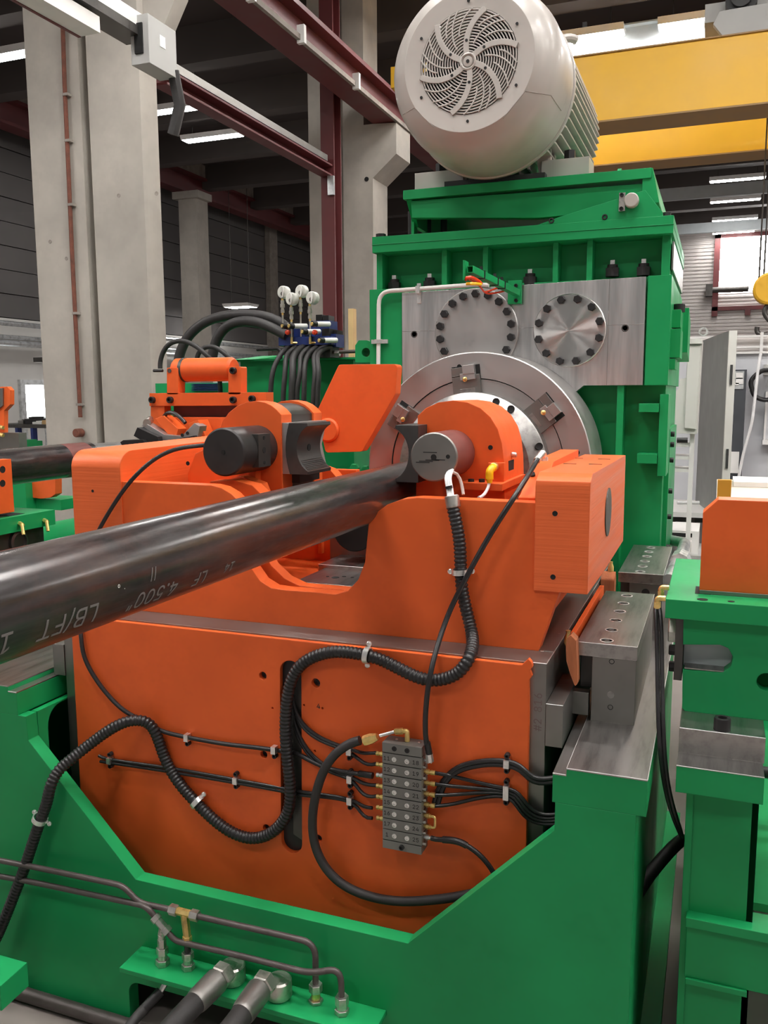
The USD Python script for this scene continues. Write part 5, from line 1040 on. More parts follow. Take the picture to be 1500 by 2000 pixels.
part(sm, 'nipple', cyl(U(322, 1922, Y=1.60), U(314, 1936, Y=1.59), .007, 8), 'zinc'); part(sm, 'crimp', cyl(U(314, 1936, Y=1.59), U(280, 1972, Y=1.55), .012, 14), 'black_oxide'); part(sm, 'hose_body', tube(spline(pp((282, 1970, 1.55), (260, 1995, 1.52), (230, 2040, 1.46))), .0125, 12), 'rubber_matte')
solo('floor_tube', cyl((-2.2, Y0-.022, .02), (-.9, Y0-.022, .02), .018, 14), 'tube_grey', 'grey tube lying on the floor along the foot of the green frame', 'pipe')
# ================================================================ GREEN STAND AT RIGHT
yS = 1.745; S = D(yS)
st = thing('pipe_stand', 'green bolted stand with slotted plate at the right edge', 'stand', (.05, 1.9, 0))
sx0, sx1 = S(1321, 1500)[0], S(1493, 1524)[0]
zr0 = S(1330, 1548)[1]
part(st, 'rail_cap', box(sx0, sx1, yS, 2.9, zr0, ZC-.002), 'green_paint'); part(st, 'rail_top', box(sx0, sx1, yS, 2.9, ZC-.002, ZC), 'steel_ground')
kb = U(1325, 1469, Z=ZC); yk = kb[1]; zk = U(1327, 1421, Y=yk)[2]
kx0, kx1 = U(1326, 1445, Y=yk)[0], U(1494, 1468, Y=yk)[0]
edge(st, (kx0, yk, zk), (kx1, yk, zk)); edge(st, (sx0, yS, ZC), (sx1, yS, ZC), .0008)
part(st, 'steel_block', box(kx0, kx1, yk, yk+.4, ZC, zk), 'steel_ground', label='ground steel clamping block')
q = U(1410, 1425, Z=zk); part(st, 'block_bolt', capscrew(q, (0, 0, 1), .0165, .026), 'black_oxide')
kf = U(1332, 1388, Z=zk); yg = kf[1]; G_ = D(yg)
pl = sg.Polygon([(G_(1332, 1388)[0]+.006, zk), (G_(1332, 1388)[0], zk+.006), G_(1335, 1200), (.45, G_(1335, 1200)[1]), (.45, zk)])
sc = sg.Polygon([G_(1300, 1262), G_(1406, 1263), G_(1420, 1269), G_(1428, 1284), G_(1424, 1300), G_(1410, 1310), G_(1300, 1302)]).buffer(.004)
pl = pl.difference(sc).difference(disc(G_(1497, 1332), .019, 24))
part(st, 'slotted_plate', exY(pl, yg, yg+.035), 'green_paint')
part(st, 'slot_block', box(G_(1330, 1300)[0]+.004, G_(1440, 1300)[0], yg+.037, yg+.09, G_(1400, 1325)[1], G_(1400, 1250)[1]), 'pale_steel'); part(st, 'slot_floor', box(G_(1333, 1300)[0]+.004, G_(1415, 1300)[0], yg+.002, yg+.04, G_(1370, 1309)[1]-.001, G_(1370, 1309)[1]+.002), 'steel_ground')
part(st, 'rear_body', box(G_(1330, 1300)[0]+.02, .45, yg+.09, yg+.4, zk, G_(1335, 1200)[1]), 'green_paint')
part(st, 'side_strip', box(G_(1318, 1260)[0], G_(1334, 1260)[0], yg+.005, yg+.12, G_(1325, 1330)[1], G_(1325, 1206)[1]), 'steel_dark', label='dark adjusting strip')
for py, r in ((1240, .030), (1282, .012), (1315, .012)):
    c = G_(1317, py); part(st, 'adjusting_nut', cyl((c[0]+.004, yg+.05, c[1]), (c[0]-.014, yg+.05, c[1]), r, 6, c=.002), 'nickel' if r > .02 else 'black_oxide')
yt_ = None
ztp = G_(1335, 1205)[1]
yt0 = U(1299.5, 1207, Z=ztp)[1]; T_ = D(yt0)
zt1_ = T_(1299.5, 1170)[1]; tx0 = T_(1299.5, 1190)[0]
bk = U(1326, 1128, Z=zt1_)[1]
part(st, 'top_plate', box(tx0, .5, yt0, bk+.25, ztp, zt1_), 'green_paint')
for px, py, r in ((1372, 1171, .011), (1428, 1175, .007)):
    q = U(px, py, Z=zt1_); part(st, 'plate_hole', lathe([(r, 0), (r, .0006)], q, (0, 0, 1), 16), 'void_black')
ob = U(1366, 1160, Z=zt1_); yo = ob[1]; O_ = D(yo)
part(st, 'spacer_plate', box(O_(1366, 1155)[0], .5, yo, yo+.06, zt1_, O_(1366, 1152)[1]), 'steel_grey')
q = U(1360, 1152, Z=zt1_); part(st, 'key_slot', box(q[0]-.002, q[0]+.03, q[1]-.04, q[1]+.035, zt1_, zt1_+.0008), 'void_black')
op = sg.Polygon([(O_(1366, 1150)[0], O_(1366, 1152)[1]), O_(1373, 1002), O_(1403, 976), (.5, O_(1403, 976)[1]), (.5, O_(1366, 1152)[1])])
part(st, 'orange_block', exY(op, yo, yo+.06), 'orange_paint', label='chamfered orange block on top')
# legs
cl0, cl1 = D(1.79)(1332, 1750)[0], D(1.79)(1478, 1650)[0]
part(st, 'leg_plate', box(cl0+.012, cl1, 1.79, 1.83, 0, zr0), 'green_paint'); part(st, 'leg_edge', box(cl0, cl0+.014, 1.785, 2.5, 0, zr0), 'green_paint')
part(st, 'leg_edge', box(cl1-.012, cl1, 1.79, 2.5, 0, zr0), 'green_paint')
z_a = D(1.78)(1340, 1782)[1]; part(st, 'shelf_plate', box(cl0+.01, .5, 1.76, 1.83, z_a-.02, z_a), 'green_paint')
z_b = D(1.78)(1350, 1905)[1]; part(st, 'lower_rib', box(cl0+.014, cl1-.004, 1.765, 1.80, z_b-.012, z_b), 'green_paint')
part(st, 'lower_box', box(cl0+.012, .5, 1.772, 1.80, z_b, z_a-.02), 'green_paint')
tr = thing('drip_tray', 'pale green tray surface behind the green stand at the right edge', 'tray', (.35, 2.6, .35))
part(tr, 'tray_plate', box(.12, .9, 2.1, 3.4, .38, .40), 'green_paint'); part(tr, 'tray_rim', box(.12, .9, 3.4, 3.42, .38, .52), 'green_paint')
for x in (.2, .8): part(tr, 'tray_leg', box(x, x+.05, 3.0, 3.05, 0, .38), 'green_paint')
solo('square_socket', cut(box(.30, .335, 2.09, 2.4, .405, .44), box(.306, .329, 2.0, 2.3, .411, .434)), 'zinc', 'open end of a square steel tube on the pale green tray', 'tube')
solo('tray_hose', tube(spline([(.15, 2.5, .56), (.3, 2.5, .555), (.6, 2.5, .54)]), .016, 12), 'rubber_matte', 'black hose lying above the pale green tray at right', 'hose')

# ================================================================ SECOND LINE AT LEFT
X2, Z2 = -2.35, 1.347
ye = U(262, 880, X=X2)[1]; yn = U(172, 900, X=X2)[1]
p2_ = thing('second_pipe', 'second black pipe with a stepped end at far left behind the orange carriage', 'pipe', (X2, 2.5, Z2-RP))
part(p2_, 'tube_wall', ring([(RP, 0), (RP, yn-.3), (RP-.01, yn-.3), (RP-.01, 0)], (X2, .3, Z2), (0, 1, 0), 56), 'steel_mill_scale'); part(p2_, 'red_band', ring([(RP+.0004, 0), (RP+.0004, .13), (RP, .13), (RP, 0)], (X2, yn-.16, Z2), (0, 1, 0), 48), 'red_oxide', label='reddish smeared band')
part(p2_, 'pin_end', ring([(RP-.006, 0), (RP-.012, ye-yn), (RP-.02, ye-yn), (RP-.02, 0)], (X2, yn, Z2), (0, 1, 0), 48), 'steel_grey', label='bare turned end')
s2 = thing('roller_stand', 'orange block on a green plate table at the left edge', 'stand', (-2.35, 2.2, 0))
xk_ = -2.26
q0, q1 = U(25, 950, X=xk_), U(-30, 950, X=xk_)
part(s2, 'orange_block', exX(sg.Polygon([(q1[1]-.25, U(25, 1000, X=xk_)[2]), (q0[1], U(25, 1000, X=xk_)[2]), (q0[1], U(24, 896, X=xk_)[2]), (q1[1]-.25, U(24, 896, X=xk_)[2])]), xk_-.25, xk_), 'orange_paint')
for py in (917, 944): part(s2, 'block_hole', lathe([(.012, 0), (.012, .001), (.009, .0004)], U(5, py, X=xk_+.0003), (1, 0, 0), 16), 'void_black')
p_f, p_r = U(3, 1012, X=xk_+.02), U(107, 997, X=xk_+.02); zq = (p_f[2]+p_r[2])/2; zq1 = U(3, 1045, X=xk_+.02)[2]
part(s2, 'table_plate', box(xk_-.35, xk_+.02, p_f[1]-.3, p_r[1], zq1, zq), 'green_paint')
part(s2, 'key_slot', box(xk_-.09, xk_-.005, q0[1]-.02, p_r[1]-.12, zq, zq+.0008), 'void_black')
part(s2, 'under_block', box(xk_-.3, xk_-.01, p_f[1]-.25, p_r[1]-.03, .75, zq1), 'steel_dark')
part(s2, 'pedestal', box(xk_-.3, xk_-.02, p_f[1]-.2, p_r[1]-.05, 0, .75), 'green_paint')
qn = U(38, 1058, X=xk_); part(s2, 'round_boss', lathe([(.04, 0), (.04, .012), (.030, .016), (.028, .006)], (xk_-.01, qn[1], qn[2]), (1, 0, 0), 24), 'steel_dark')
for px, py in ((38, 1016), (86, 1010)):
    b = U(px, py+6, X=xk_+.02); part(s2, 'brass_nipple', cat(cyl(b, b+np.array([.025, -.012, -.004]), .008, 6), cyl(b+np.array([.022, -.012, 0]), b+np.array([.034, -.02, -.035]), .006, 8)), 'brass')
gc = U(125, 1065, Y=2.75); gdr = thing('green_drum', 'green horizontal drum housing behind the orange carriage at left', 'drum', (gc[0], 2.9, 0))
part(gdr, 'shell', cyl((gc[0]-.1, 2.55, gc[2]-.02), (gc[0]-.1, 3.3, gc[2]-.02), .10, 40), 'green_paint'); part(gdr, 'end_disc', cyl((gc[0]-.1, 2.545, gc[2]-.02), (gc[0]-.1, 2.55, gc[2]-.02), .09, 36), 'steel_dark'); part(gdr, 'drum_foot', box(gc[0]-.2, gc[0]+.05, 2.7, 3.2, 0, gc[2]-.08), 'green_paint')
b3 = thing('rear_bracket', 'orange angled bracket on a green post seen under the second pipe', 'bracket', (-3.1, 3.6, 0))
K = D(3.7)
part(b3, 'orange_plate', exY(sg.Polygon([K(*p) for p in ((62, 940), (108, 932), (108, 965), (98, 972), (80, 974), (64, 972))]), 3.7, 3.75), 'orange_paint'); part(b3, 'green_post', box(K(27, 950)[0], K(63, 950)[0], 3.65, 3.8, 0, K(30, 935)[1]), 'green_paint'); part(b3, 'green_beam', box(K(63, 950)[0], K(112, 950)[0], 3.72, 3.9, K(63, 995)[1], K(63, 975)[1]), 'green_paint')
oc = thing('lever_column', 'orange lever head cut by the left edge above the second pipe', 'lever', (-3.6, 3.8, 0))
J = D(3.8); part(oc, 'head', exY(sg.Polygon([J(*p) for p in ((-40, 757), (14, 755), (20, 762), (20, 790), (8, 802), (8, 845), (-40, 845))]), 3.8, 3.83), 'orange_paint'); part(oc, 'grey_face', exY(sg.Polygon([J(*p) for p in ((-40, 760), (8, 758), (8, 792), (-2, 800), (-40, 800))]), 3.79, 3.8), 'steel_grey'); part(oc, 'pillar', box(J(-40, 850)[0], J(26, 850)[0], 3.84, 3.9, 0, J(0, 846)[1]), 'steel_grey')
for py in (832, 847): 
    b = U(3, py, Y=3.78); part(oc, 'brass_nipple', cyl(b-np.array([.03, 0, 0]), b+np.array([.012, 0, -.01]), .011, 8), 'brass')
# gripper head with orange cylinder
gy = 3.05; N = D(gy)
gh = thing('gripper_head', 'orange gripper frame with a big orange cylinder on top, behind the left lever', 'gripper', (-2.0, 3.1, 0))
part(gh, 'cross_bar', exY(sg.Polygon([N(*p) for p in ((292, 768), (520, 766), (520, 792), (292, 793))]), gy, gy+.06), 'orange_paint')
part(gh, 'lower_plate', exY(sg.Polygon([N(*p) for p in ((293, 793), (320, 793), (320, 815), (440, 815), (440, 850), (293, 850))]), gy+.005, gy+.05), 'orange_paint')
part(gh, 'back_plate', exY(sg.Polygon([N(*p) for p in ((320, 790), (500, 790), (500, 860), (320, 860))]), gy+.07, gy+.10), 'red_oxide')
for a, b, t in ((326, 348, 718), (446, 470, 716)):
    part(gh, 'ear', exY(soft([N(a, 770), N(a, t), N(b, t), N(b, 770)], .006), gy+.0, gy+.05), 'orange_paint')
a0, a1 = U(343, 723, Y=gy+.05), U(450, 723, Y=gy+.02)
rc = .048
cy_ = part(gh, 'cylinder', lathe([(rc-.008, 0), (rc, .01), (rc, np.linalg.norm(a1-a0)-.01), (rc-.008, np.linalg.norm(a1-a0))], a0, (1, 0, 0), 40), 'orange_paint', label='orange hydraulic cylinder')
part(cy_, 'dark_band', ring([(rc, 0), (rc+.0015, 0), (rc+.0015, .014), (rc, .014)], a0+np.array([.040, 0, 0]), (1, 0, 0), 40), 'steel_dark')
for px, py in ((299, 781), (334, 781), (457, 781), (494, 779), (457, 724)): part(gh, 'cap_bolt', capscrew((N(px, py)[0], gy, N(px, py)[1]), (0, -1, 0), .0135, .016), 'black_oxide')
part(gh, 'ear_hole', lathe([(.009, 0), (.009, .002)], U(331, 724, Y=gy-.0005), (0, -1, 0), 14), 'tube_grey')
cz_ = cyl(U(318, 724, Y=gy), U(300, 724, Y=gy), .006, 8); part(gh, 'hose_stub', cz_, 'black_oxide')
part(gh, 'pedestal', box(N(330, 850)[0], N(480, 850)[0], gy+.1, gy+.4, 0, N(330, 800)[1]), 'green_paint')
# clamp pads
cg = thing('clamp_tool', 'angled steel and orange clamp jaws gripping near the second pipe end', 'clamp', tuple(U(340, 860, Y=2.95)))
H_ = D(2.95)
def strip(pts, y0, y1): return exY(sg.Polygon([H_(*p) for p in pts]), y0, y1)
part(cg, 'orange_arm', strip(((300, 818), (316, 812), (345, 838), (342, 850), (325, 848)), 2.96, 3.02), 'orange_paint'); part(cg, 'orange_arm', strip(((362, 828), (384, 820), (402, 860), (388, 866)), 2.96, 3.03), 'orange_paint')
part(cg, 'steel_shoe', strip(((282, 830), (290, 826), (326, 848), (360, 852), (385, 826), (396, 832), (392, 852), (372, 862), (330, 866)), 2.93, 2.98), 'steel_turned', label='bright steel shoe')
part(cg, 'dark_pad', strip(((283, 834), (322, 852), (326, 868), (310, 870), (276, 850)), 2.9, 2.97), 'black_oxide'); part(cg, 'dark_pad', strip(((330, 862), (390, 850), (394, 866), (340, 874)), 2.91, 2.96), 'black_oxide')
part(cg, 'clamp_finger', strip(((256, 862), (262, 858), (300, 857), (305, 866), (290, 872), (262, 872)), 2.88, 2.95), 'black_oxide')
part(cg, 'pivot', cyl(U(287, 826, Y=2.93), U(293, 820, Y=3.0), .016, 20), 'nickel')
for px, py in ((356, 850), (366, 846)): part(cg, 'shoe_hole', lathe([(.007, 0), (.007, .001)], U(px, py, Y=2.929), (0, -1, 0), 12), 'void_black')
part(cg, 'supply_hose', tube(spline(pp((323, 832, 3.0), (320, 815, 2.98), (330, 806, 2.97), (345, 810, 2.96), (362, 826, 2.95))), .008, 10), 'rubber')
part(cg, 'support_arm', box(H_(300, 870)[0], H_(400, 870)[0], 2.98, 3.05, H_(300, 900)[1], H_(300, 862)[1]), 'steel_dark')

# ================================================================ VALVE MANIFOLD WITH GAUGES
vy = 4.0; m4 = D(vy)
vm = thing('valve_manifold', 'dark blue hydraulic valve manifold on the green tank', 'valve block', (-2.1, vy, m4(560, 690)[1]))
part(vm, 'manifold_block', box(m4(553, 660)[0], m4(655, 660)[0], vy-.05, vy+.10, m4(560, 676)[1], m4(560, 660)[1]), 'blue_paint'); part(vm, 'rear_valves', cat(box(m4(600, 640)[0], m4(640, 640)[0], vy+.02, vy+.12, m4(560, 660)[1], m4(560, 628)[1]), box(m4(570, 640)[0], m4(592, 640)[0], vy+.02, vy+.12, m4(560, 660)[1], m4(560, 634)[1])), 'blue_paint')
part(vm, 'valve_block', box(m4(643, 650)[0], m4(656, 650)[0], vy+.0, vy+.1, m4(560, 680)[1], m4(560, 655)[1]), 'blue_paint')
for b_ in (box(m4(612, 630)[0], m4(624, 630)[0], vy+.03, vy+.1, m4(560, 632)[1], m4(560, 616)[1]), box(m4(625, 630)[0], m4(637, 630)[0], vy+.03, vy+.1, m4(560, 632)[1], m4(560, 618)[1]), box(m4(632, 650)[0], m4(646, 650)[0], vy-.02, vy+.08, m4(560, 662)[1], m4(560, 645)[1]), box(m4(643, 650)[0], m4(654, 650)[0], vy+.03, vy+.1, m4(560, 658)[1], m4(560, 647)[1])): part(vm, 'dark_solenoid', b_, 'black_oxide')
for px, py in ((562, 637), (601, 648), (620, 633), (634, 665), (575, 637)):
    q = U(px-6, py, Y=vy-.10); part(vm, 'solenoid', cyl(q, q+np.array([.045, .08, .004]), .013, 14, c=.002), 'white_paint'); part(vm, 'solenoid_cap', cyl(q+np.array([-.006, -.011, 0]), q+np.array([.006, .011, 0]), .014, 14), 'black_oxide'); part(vm, 'solenoid_tip', cyl(q+np.array([-.008, -.016, 0]), q+np.array([-.005, -.010, 0]), .009, 12), 'brass')
for px, py in ((560, 649), (613, 649)): q = U(px, py, Y=vy-.10); part(vm, 'red_cap', lathe([(.012, 0), (.013, .006), (.012, .016), (.005, .02)], q+np.array([0, .02, 0]), (0, -1, 0), 16), 'red_plastic')
part(vm, 'stand_foot', box(m4(560, 690)[0], m4(650, 690)[0], vy-.03, vy+.08, m4(560, 700)[1], m4(560, 676)[1]), 'motor_dark')
part(vm, 'outlet_pipe', cyl(U(650, 688, Y=vy), U(700, 686, Y=vy), .009, 10), 'tube_grey'); part(vm, 'outlet_union', cyl(U(655, 690, Y=vy), U(664, 690, Y=vy), .016, 6), 'nickel')
for i, (gx_, gy_, sx_, lab) in enumerate(((554, 571, 553, 'leftmost, tall'), (570, 584, 570, 'second from the left, lower'), (589, 569, 588, 'third from the left, tall'), (610, 582, 606, 'rightmost, lower'))):
    yy = vy-.04-.02*(i % 2); g_ = U(gx_, gy_, Y=yy); b = U(sx_, 664, Y=yy)
    pg = thing('pressure_gauge', lab+' white-faced pressure gauge on a thin steel stem', 'pressure gauge', tuple(b), 'pressure gauges on the manifold' if False else None)
    R = .031
    part(pg, 'gauge_case', lathe([(R-.003, 0), (R, .003), (R, .03), (R-.006, .034)], g_+np.array([0, -.015, 0]), (.12, 1, 0), 32), 'pale_cabinet'); part(pg, 'dial', cyl(g_+np.array([-.0015, -.0165, 0]), g_+np.array([0, -.015, 0]), R-.004, 28), 'gauge_white', label='pale dial'); part(pg, 'needle_mark', lathe([(.010, 0), (.010, .0012), (.007, .0012), (.007, .0003)], g_+np.array([.001, -.0172, -.008]), (0, -1, 0), 14), 'steel_grey')
    z0_ = g_[2]-R; st_ = np.array([b[0], yy, 0])
    zz = z0_+.004
    for r, hh, mt in ((.006, .012, 'brass'), (.0095, .018, 'nickel'), (.012, .016, 'nickel'), (.008, .012, 'nickel'), (.010, .014, 'nickel'), (.0055, .012, 'brass')):
        part(pg, 'stem_union', cyl(st_+np.array([0, 0, zz-hh]), st_+np.array([0, 0, zz]), r, 8), mt); zz -= hh
    part(pg, 'stem', cyl(st_+np.array([0, 0, b[2]]), st_+np.array([0, 0, zz]), .0045, 8), 'nickel'); part(pg, 'stem_elbow', cat(cyl(st_+np.array([0, 0, b[2]-.02]), st_+np.array([0, 0, b[2]+.014]), .007, 6), cyl(st_+np.array([0, 0, b[2]-.014]), st_+np.array([.03, .02, b[2]-.014]), .006, 8)), 'brass')
for i, (xs, xe, wob) in enumerate(((558, 528, 6), (572, 553, 4), (586, 570, 2), (600, 580, 6), (612, 593, 2), (626, 612, 3), (632, 620, 2))):
    solo('manifold_hose', tube(spline(pp((xs+14, 678, 4.0), (xs, 682, 3.93), (xs-12, 696, 3.88), (xe+wob, 722, 3.84), (xe+1, 760, 3.82), (xe, 800, 3.82), (xe+1, 850, 3.82), (xe+2, 920, 3.82))), .0125 if i != 2 else .018, 12), 'rubber_matte', ['first', 'second', 'third', 'fourth', 'fifth', 'sixth', 'seventh'][i]+' from left of the black hoses dropping from the gauge manifold', 'hose')
for lab, r, pts in (('thick black hose arching highest from the manifold over the orange cylinder', .026, [(560, 640, 4.0), (530, 622, 4.0), (490, 615, 4.0), (440, 617, 4.0), (400, 630, 4.0), (370, 655, 4.0), (352, 690, 4.0), (347, 740, 4.0)]), ('thick black hose arching just under the highest one', .026, [(560, 655, 3.95), (530, 640, 3.95), (490, 628, 3.95), (450, 634, 3.95), (428, 655, 3.95), (416, 690, 3.95), (412, 740, 3.95)]), ('thin black hose loop left of the thick arching hoses', .012, [(313, 720, 3.8), (316, 695, 3.8), (330, 673, 3.8), (352, 666, 3.8), (375, 672, 3.8), (405, 695, 3.8), (425, 725, 3.85), (430, 800, 4.0), (430, 900, 4.1), (430, 1060, 4.1), (430, 1200, 4.1), (430, 1340, 4.1)]), ('thin black hose loop behind the orange cylinder', .012, [(385, 700, 3.85), (395, 682, 3.85), (412, 677, 3.85), (430, 684, 3.85), (448, 700, 3.85), (460, 728, 3.9), (464, 800, 4.0), (464, 900, 4.1), (464, 1060, 4.1), (464, 1200, 4.1), (464, 1345, 4.1)])):
    solo('arching_hose', tube(spline(pp(*pts)), r, 12), 'rubber_matte', lab, 'hose')
tk = thing('hydraulic_tank', 'long dark green hydraulic tank behind the lever', 'tank', (-2.2, 4.3, 0))
t_ = D(4.15)
part(tk, 'tank_body', box(t_(470, 720)[0], t_(690, 720)[0], 4.15, 4.8, .3, t_(500, 706)[1]), 'green_paint'); part(tk, 'tank_lid', box(t_(455, 700)[0], t_(700, 700)[0], 4.12, 4.85, t_(500, 706)[1], t_(500, 702)[1]), 'green_paint')
part(tk, 'rear_rail', box(t_(630, 620)[0], t_(735, 620)[0], 4.9, 5.0, U(630, 640, Y=4.9)[2], U(630, 617, Y=4.9)[2]), 'green_paint'); part(tk, 'rail_post', box(t_(700, 620)[0], t_(712, 620)[0], 4.9, 5.0, 0, U(630, 640, Y=4.9)[2]), 'green_paint')
part(tk, 'folded_cover', exX([(4.1, t_(460, 704)[1]), (4.5, t_(460, 690)[1]), (4.5, t_(460, 704)[1])], t_(452, 700)[0], t_(500, 700)[0]), 'green_paint')
for b_ in (box(t_(475, 800)[0], t_(485, 800)[0], 4.2, 4.3, 0, .3), box(t_(660, 800)[0], t_(672, 800)[0], 4.2, 4.3, 0, .3)): part(tk, 'tank_leg', b_, 'green_paint')
part(tk, 'vent_grille', cat(*[box(U(385, 740, Y=4.2)[0], U(440, 740, Y=4.2)[0], 4.14, 4.16, U(400, 763-k*3, Y=4.15)[2], U(400, 761.6-k*3, Y=4.15)[2]) for k in range(5)]), 'blue_paint'); part(tk, 'side_box', box(U(312, 760, Y=4.2)[0], t_(470, 720)[0], 4.16, 4.6, .3, U(400, 748, Y=4.16)[2]), 'green_paint')
part(tk, 'handle', tube(bend(pp((502, 683, 4.1), (545, 681, 4.1), (550, 700, 4.1)), .02), .008, 8), 'black_oxide')
solo('timber_offcut', box(U(680, 610, Y=5.2)[0], U(690, 610, Y=5.2)[0], 5.2, 5.25, 0, U(680, 603, Y=5.2)[2]), 'timber', 'pale wooden board standing behind the green rail', 'board')

# ================================================================ BACKGROUND RIGHT
cabn = thing('tall_cabinet', 'tall grey electrical cabinet with a light edge at right', 'cabinet', (0, 6.7, 0))
A1, A2 = U(1366, 800, Y=7.3), U(1416, 800, Y=6.2)
zt2 = U(1420, 646, Y=6.2)[2]
vx = A2-A1; vx = vx[:2]/np.linalg.norm(vx[:2]); nx = np.array([-vx[1], vx[0]]); nx = nx if nx[0] > 0 else -nx
quad = [tuple(A1[:2]), tuple(A2[:2]), tuple(A2[:2]+nx*.04), (A1[0], A1[1]+.35)]
part(cabn, 'carcass', exZ(quad, 0, zt2), 'cabinet_side')
part(cabn, 'front_trim', exZ([tuple(A2[:2]-vx*.0+nx*.0), tuple(A2[:2]+vx*.016), tuple(A2[:2]+vx*.016+nx*.05), tuple(A2[:2]+nx*.05)], .05, zt2), 'pale_cabinet', label='pale front edge')
for z in (zt2-.35, zt2-.9, .5): c = A2[:2]+vx*.017+nx*.025; part(cabn, 'hinge', box(c[0]-.008, c[0]+.008, c[1]-.01, c[1]+.01, z, z+.13), 'motor_dark')
part(cabn, 'eye_bolt', ring([(.022, -.006), (.034, -.006), (.034, .006), (.022, .006)], U(1374, 648, Y=7.0), (.3, 1, 0), 20), 'zinc')
wb = thing('wall_box', 'pale grey control box on a white frame beside the green housing', 'control box', (-.2, 5.6, 0))
w5 = D(5.6)
part(wb, 'box_body', exY(sg.Polygon([w5(*p) for p in ((1345, 664), (1372, 664), (1361, 848), (1318, 846), (1316, 770), (1326, 758), (1328, 740), (1340, 738))]), 5.6, 5.9), 'pale_cabinet'); part(wb, 'box_door', exY(sg.Polygon([w5(*p) for p in ((1344, 675), (1369, 675), (1359, 838), (1337, 836))]), 5.585, 5.6), 'pale_cabinet')
part(wb, 'box_hood', exY(sg.Polygon([w5(*p) for p in ((1344, 662), (1371, 662), (1371, 672), (1344, 672))]), 5.57, 5.6), 'pale_cabinet')
part(wb, 'frame_leg', box(w5(1345, 900)[0], w5(1354, 900)[0], 5.65, 5.75, 0, w5(1345, 848)[1]), 'white_paint'); part(wb, 'frame_leg', box(w5(1310, 900)[0]-.05, w5(1310, 900)[0], 5.65, 5.75, 0, w5(1345, 848)[1]), 'white_paint')
for py in (868, 893, 918): part(wb, 'frame_shelf', box(w5(1300, 900)[0], w5(1345, 900)[0], 5.66, 5.9, w5(1340, py+6)[1], w5(1340, py)[1]), 'white_paint')
part(wb, 'handle', cyl(U(1322, 860, Y=5.55), U(1343, 860, Y=5.55), .016, 12), 'black_oxide')
pw_ = D(9.6)
pt = thing('partition_wall', 'lilac-grey partition wall of the side cabin at right', 'partition', (1.5, 9.6, 0), kind='structure')
part(pt, 'panel', box(pw_(1395, 800)[0]-1.2, 5.5, 9.6, 9.7, 0, pw_(1470, 690)[1]), 'partition'); 
for py in (655, 676, 687): part(pt, 'top_rail', box(pw_(1420, 670)[0]-.9, 5.5, 9.55, 9.62, pw_(1470, py+4)[1], pw_(1470, py)[1]), 'white_paint')
part(pt, 'rail_post', box(pw_(1484, 670)[0], pw_(1490, 670)[0], 9.54, 9.62, pw_(1470, 690)[1], pw_(1470, 650)[1]), 'white_paint')
part(pt, 'gap_sheet', box(pw_(1420, 670)[0]-.9, 5.5, 9.68, 9.7, pw_(1470, 690)[1], pw_(1470, 655)[1]), 'wall_tin')
dc = thing('dark_cupboard', 'slate-grey tall cupboard with a glazed top and a white sheet, right of the cabinet', 'cupboard', (pw_(1435, 800)[0], 9.4, 0))
r9 = D(9.3)
part(dc, 'body', box(r9(1405, 800)[0], r9(1455, 800)[0], 9.3, 9.58, 0, r9(1440, 722)[1]), 'door_slate'); part(dc, 'glazed_panel', box(r9(1415, 740)[0], r9(1453, 740)[0], 9.29, 9.30, r9(1440, 760)[1], r9(1440, 725)[1]), 'galvanised', label='reflecting glazed top'); part(dc, 'white_sheet', box(r9(1408, 900)[0], r9(1443, 900)[0], 9.28, 9.29, r9(1440, 924)[1], r9(1440, 882)[1]), 'white_paint', label='white paper sheet')
for px, py, w, hh in ((1424, 742, 10, 3), (1444, 734, 7, 6), (1444, 744, 7, 6), (1438, 750, 5, 2)): part(dc, 'stored_item', box(r9(px-w, py)[0], r9(px+w, py)[0], 9.283, 9.29, r9(px, py+hh)[1], r9(px, py-hh)[1]), 'white_paint' if w < 10 else 'grey_cabinet')
hr = U(1497, 752, Y=9.4); rl = thing('hose_reel', 'coil of black hose hung on the lilac-grey partition', 'hose coil', tuple(hr))
part(rl, 'coil', tube(np.array([[hr[0]+.14*math.cos(a)*(1+.04*math.sin(5*a)), 9.45-.01*a, hr[2]+.145*math.sin(a)] for a in np.linspace(0, 4*math.pi, 90)]), .022, 10), 'rubber')
part(rl, 'hook', box(hr[0]-.03, hr[0]+.03, 9.4, 9.6, hr[2]+.10, hr[2]+.2), 'zinc')
for a in (2.2, 2.8, 3.4): part(rl, 'coil_tie', box(hr[0]+.14*math.cos(a)-.02, hr[0]+.14*math.cos(a)+.02, 9.36, 9.46, hr[2]+.145*math.sin(a)-.012, hr[2]+.145*math.sin(a)+.012), 'white_paint')
solo('white_cable', tube(spline(pp((1486, 690, 9.3), (1479, 735, 9.25), (1472, 800, 9.2), (1466, 835, 9.2), (1456, 870, 9.2), (1446, 915, 9.2), (1442, 940, 9.2))), .014, 8), 'white_cable', 'white power cable hanging slackly in front of the lilac-grey partition', 'cable')
wfr = thing('white_bracket', 'white rectangular tube bracket on the lilac-grey partition at the right edge', 'bracket', tuple(U(1495, 865, Y=9.4)))
part(wfr, 'upright', box(pw_(1492, 820)[0], pw_(1496, 820)[0], 9.5, 9.6, pw_(1495, 862)[1], pw_(1495, 765)[1]), 'white_paint'); part(wfr, 'foot', box(pw_(1490, 820)[0], pw_(1490, 820)[0]+.5, 9.45, 9.6, pw_(1495, 867)[1], pw_(1495, 858)[1]), 'white_paint')
dk = thing('white_desk', 'white-topped desk with tubular legs behind the green stand', 'desk', (0, 5.0, 0))
zd = .74; yd0, yd1 = U(1340, 1001, Z=zd)[1], U(1340, 976, Z=zd)[1]
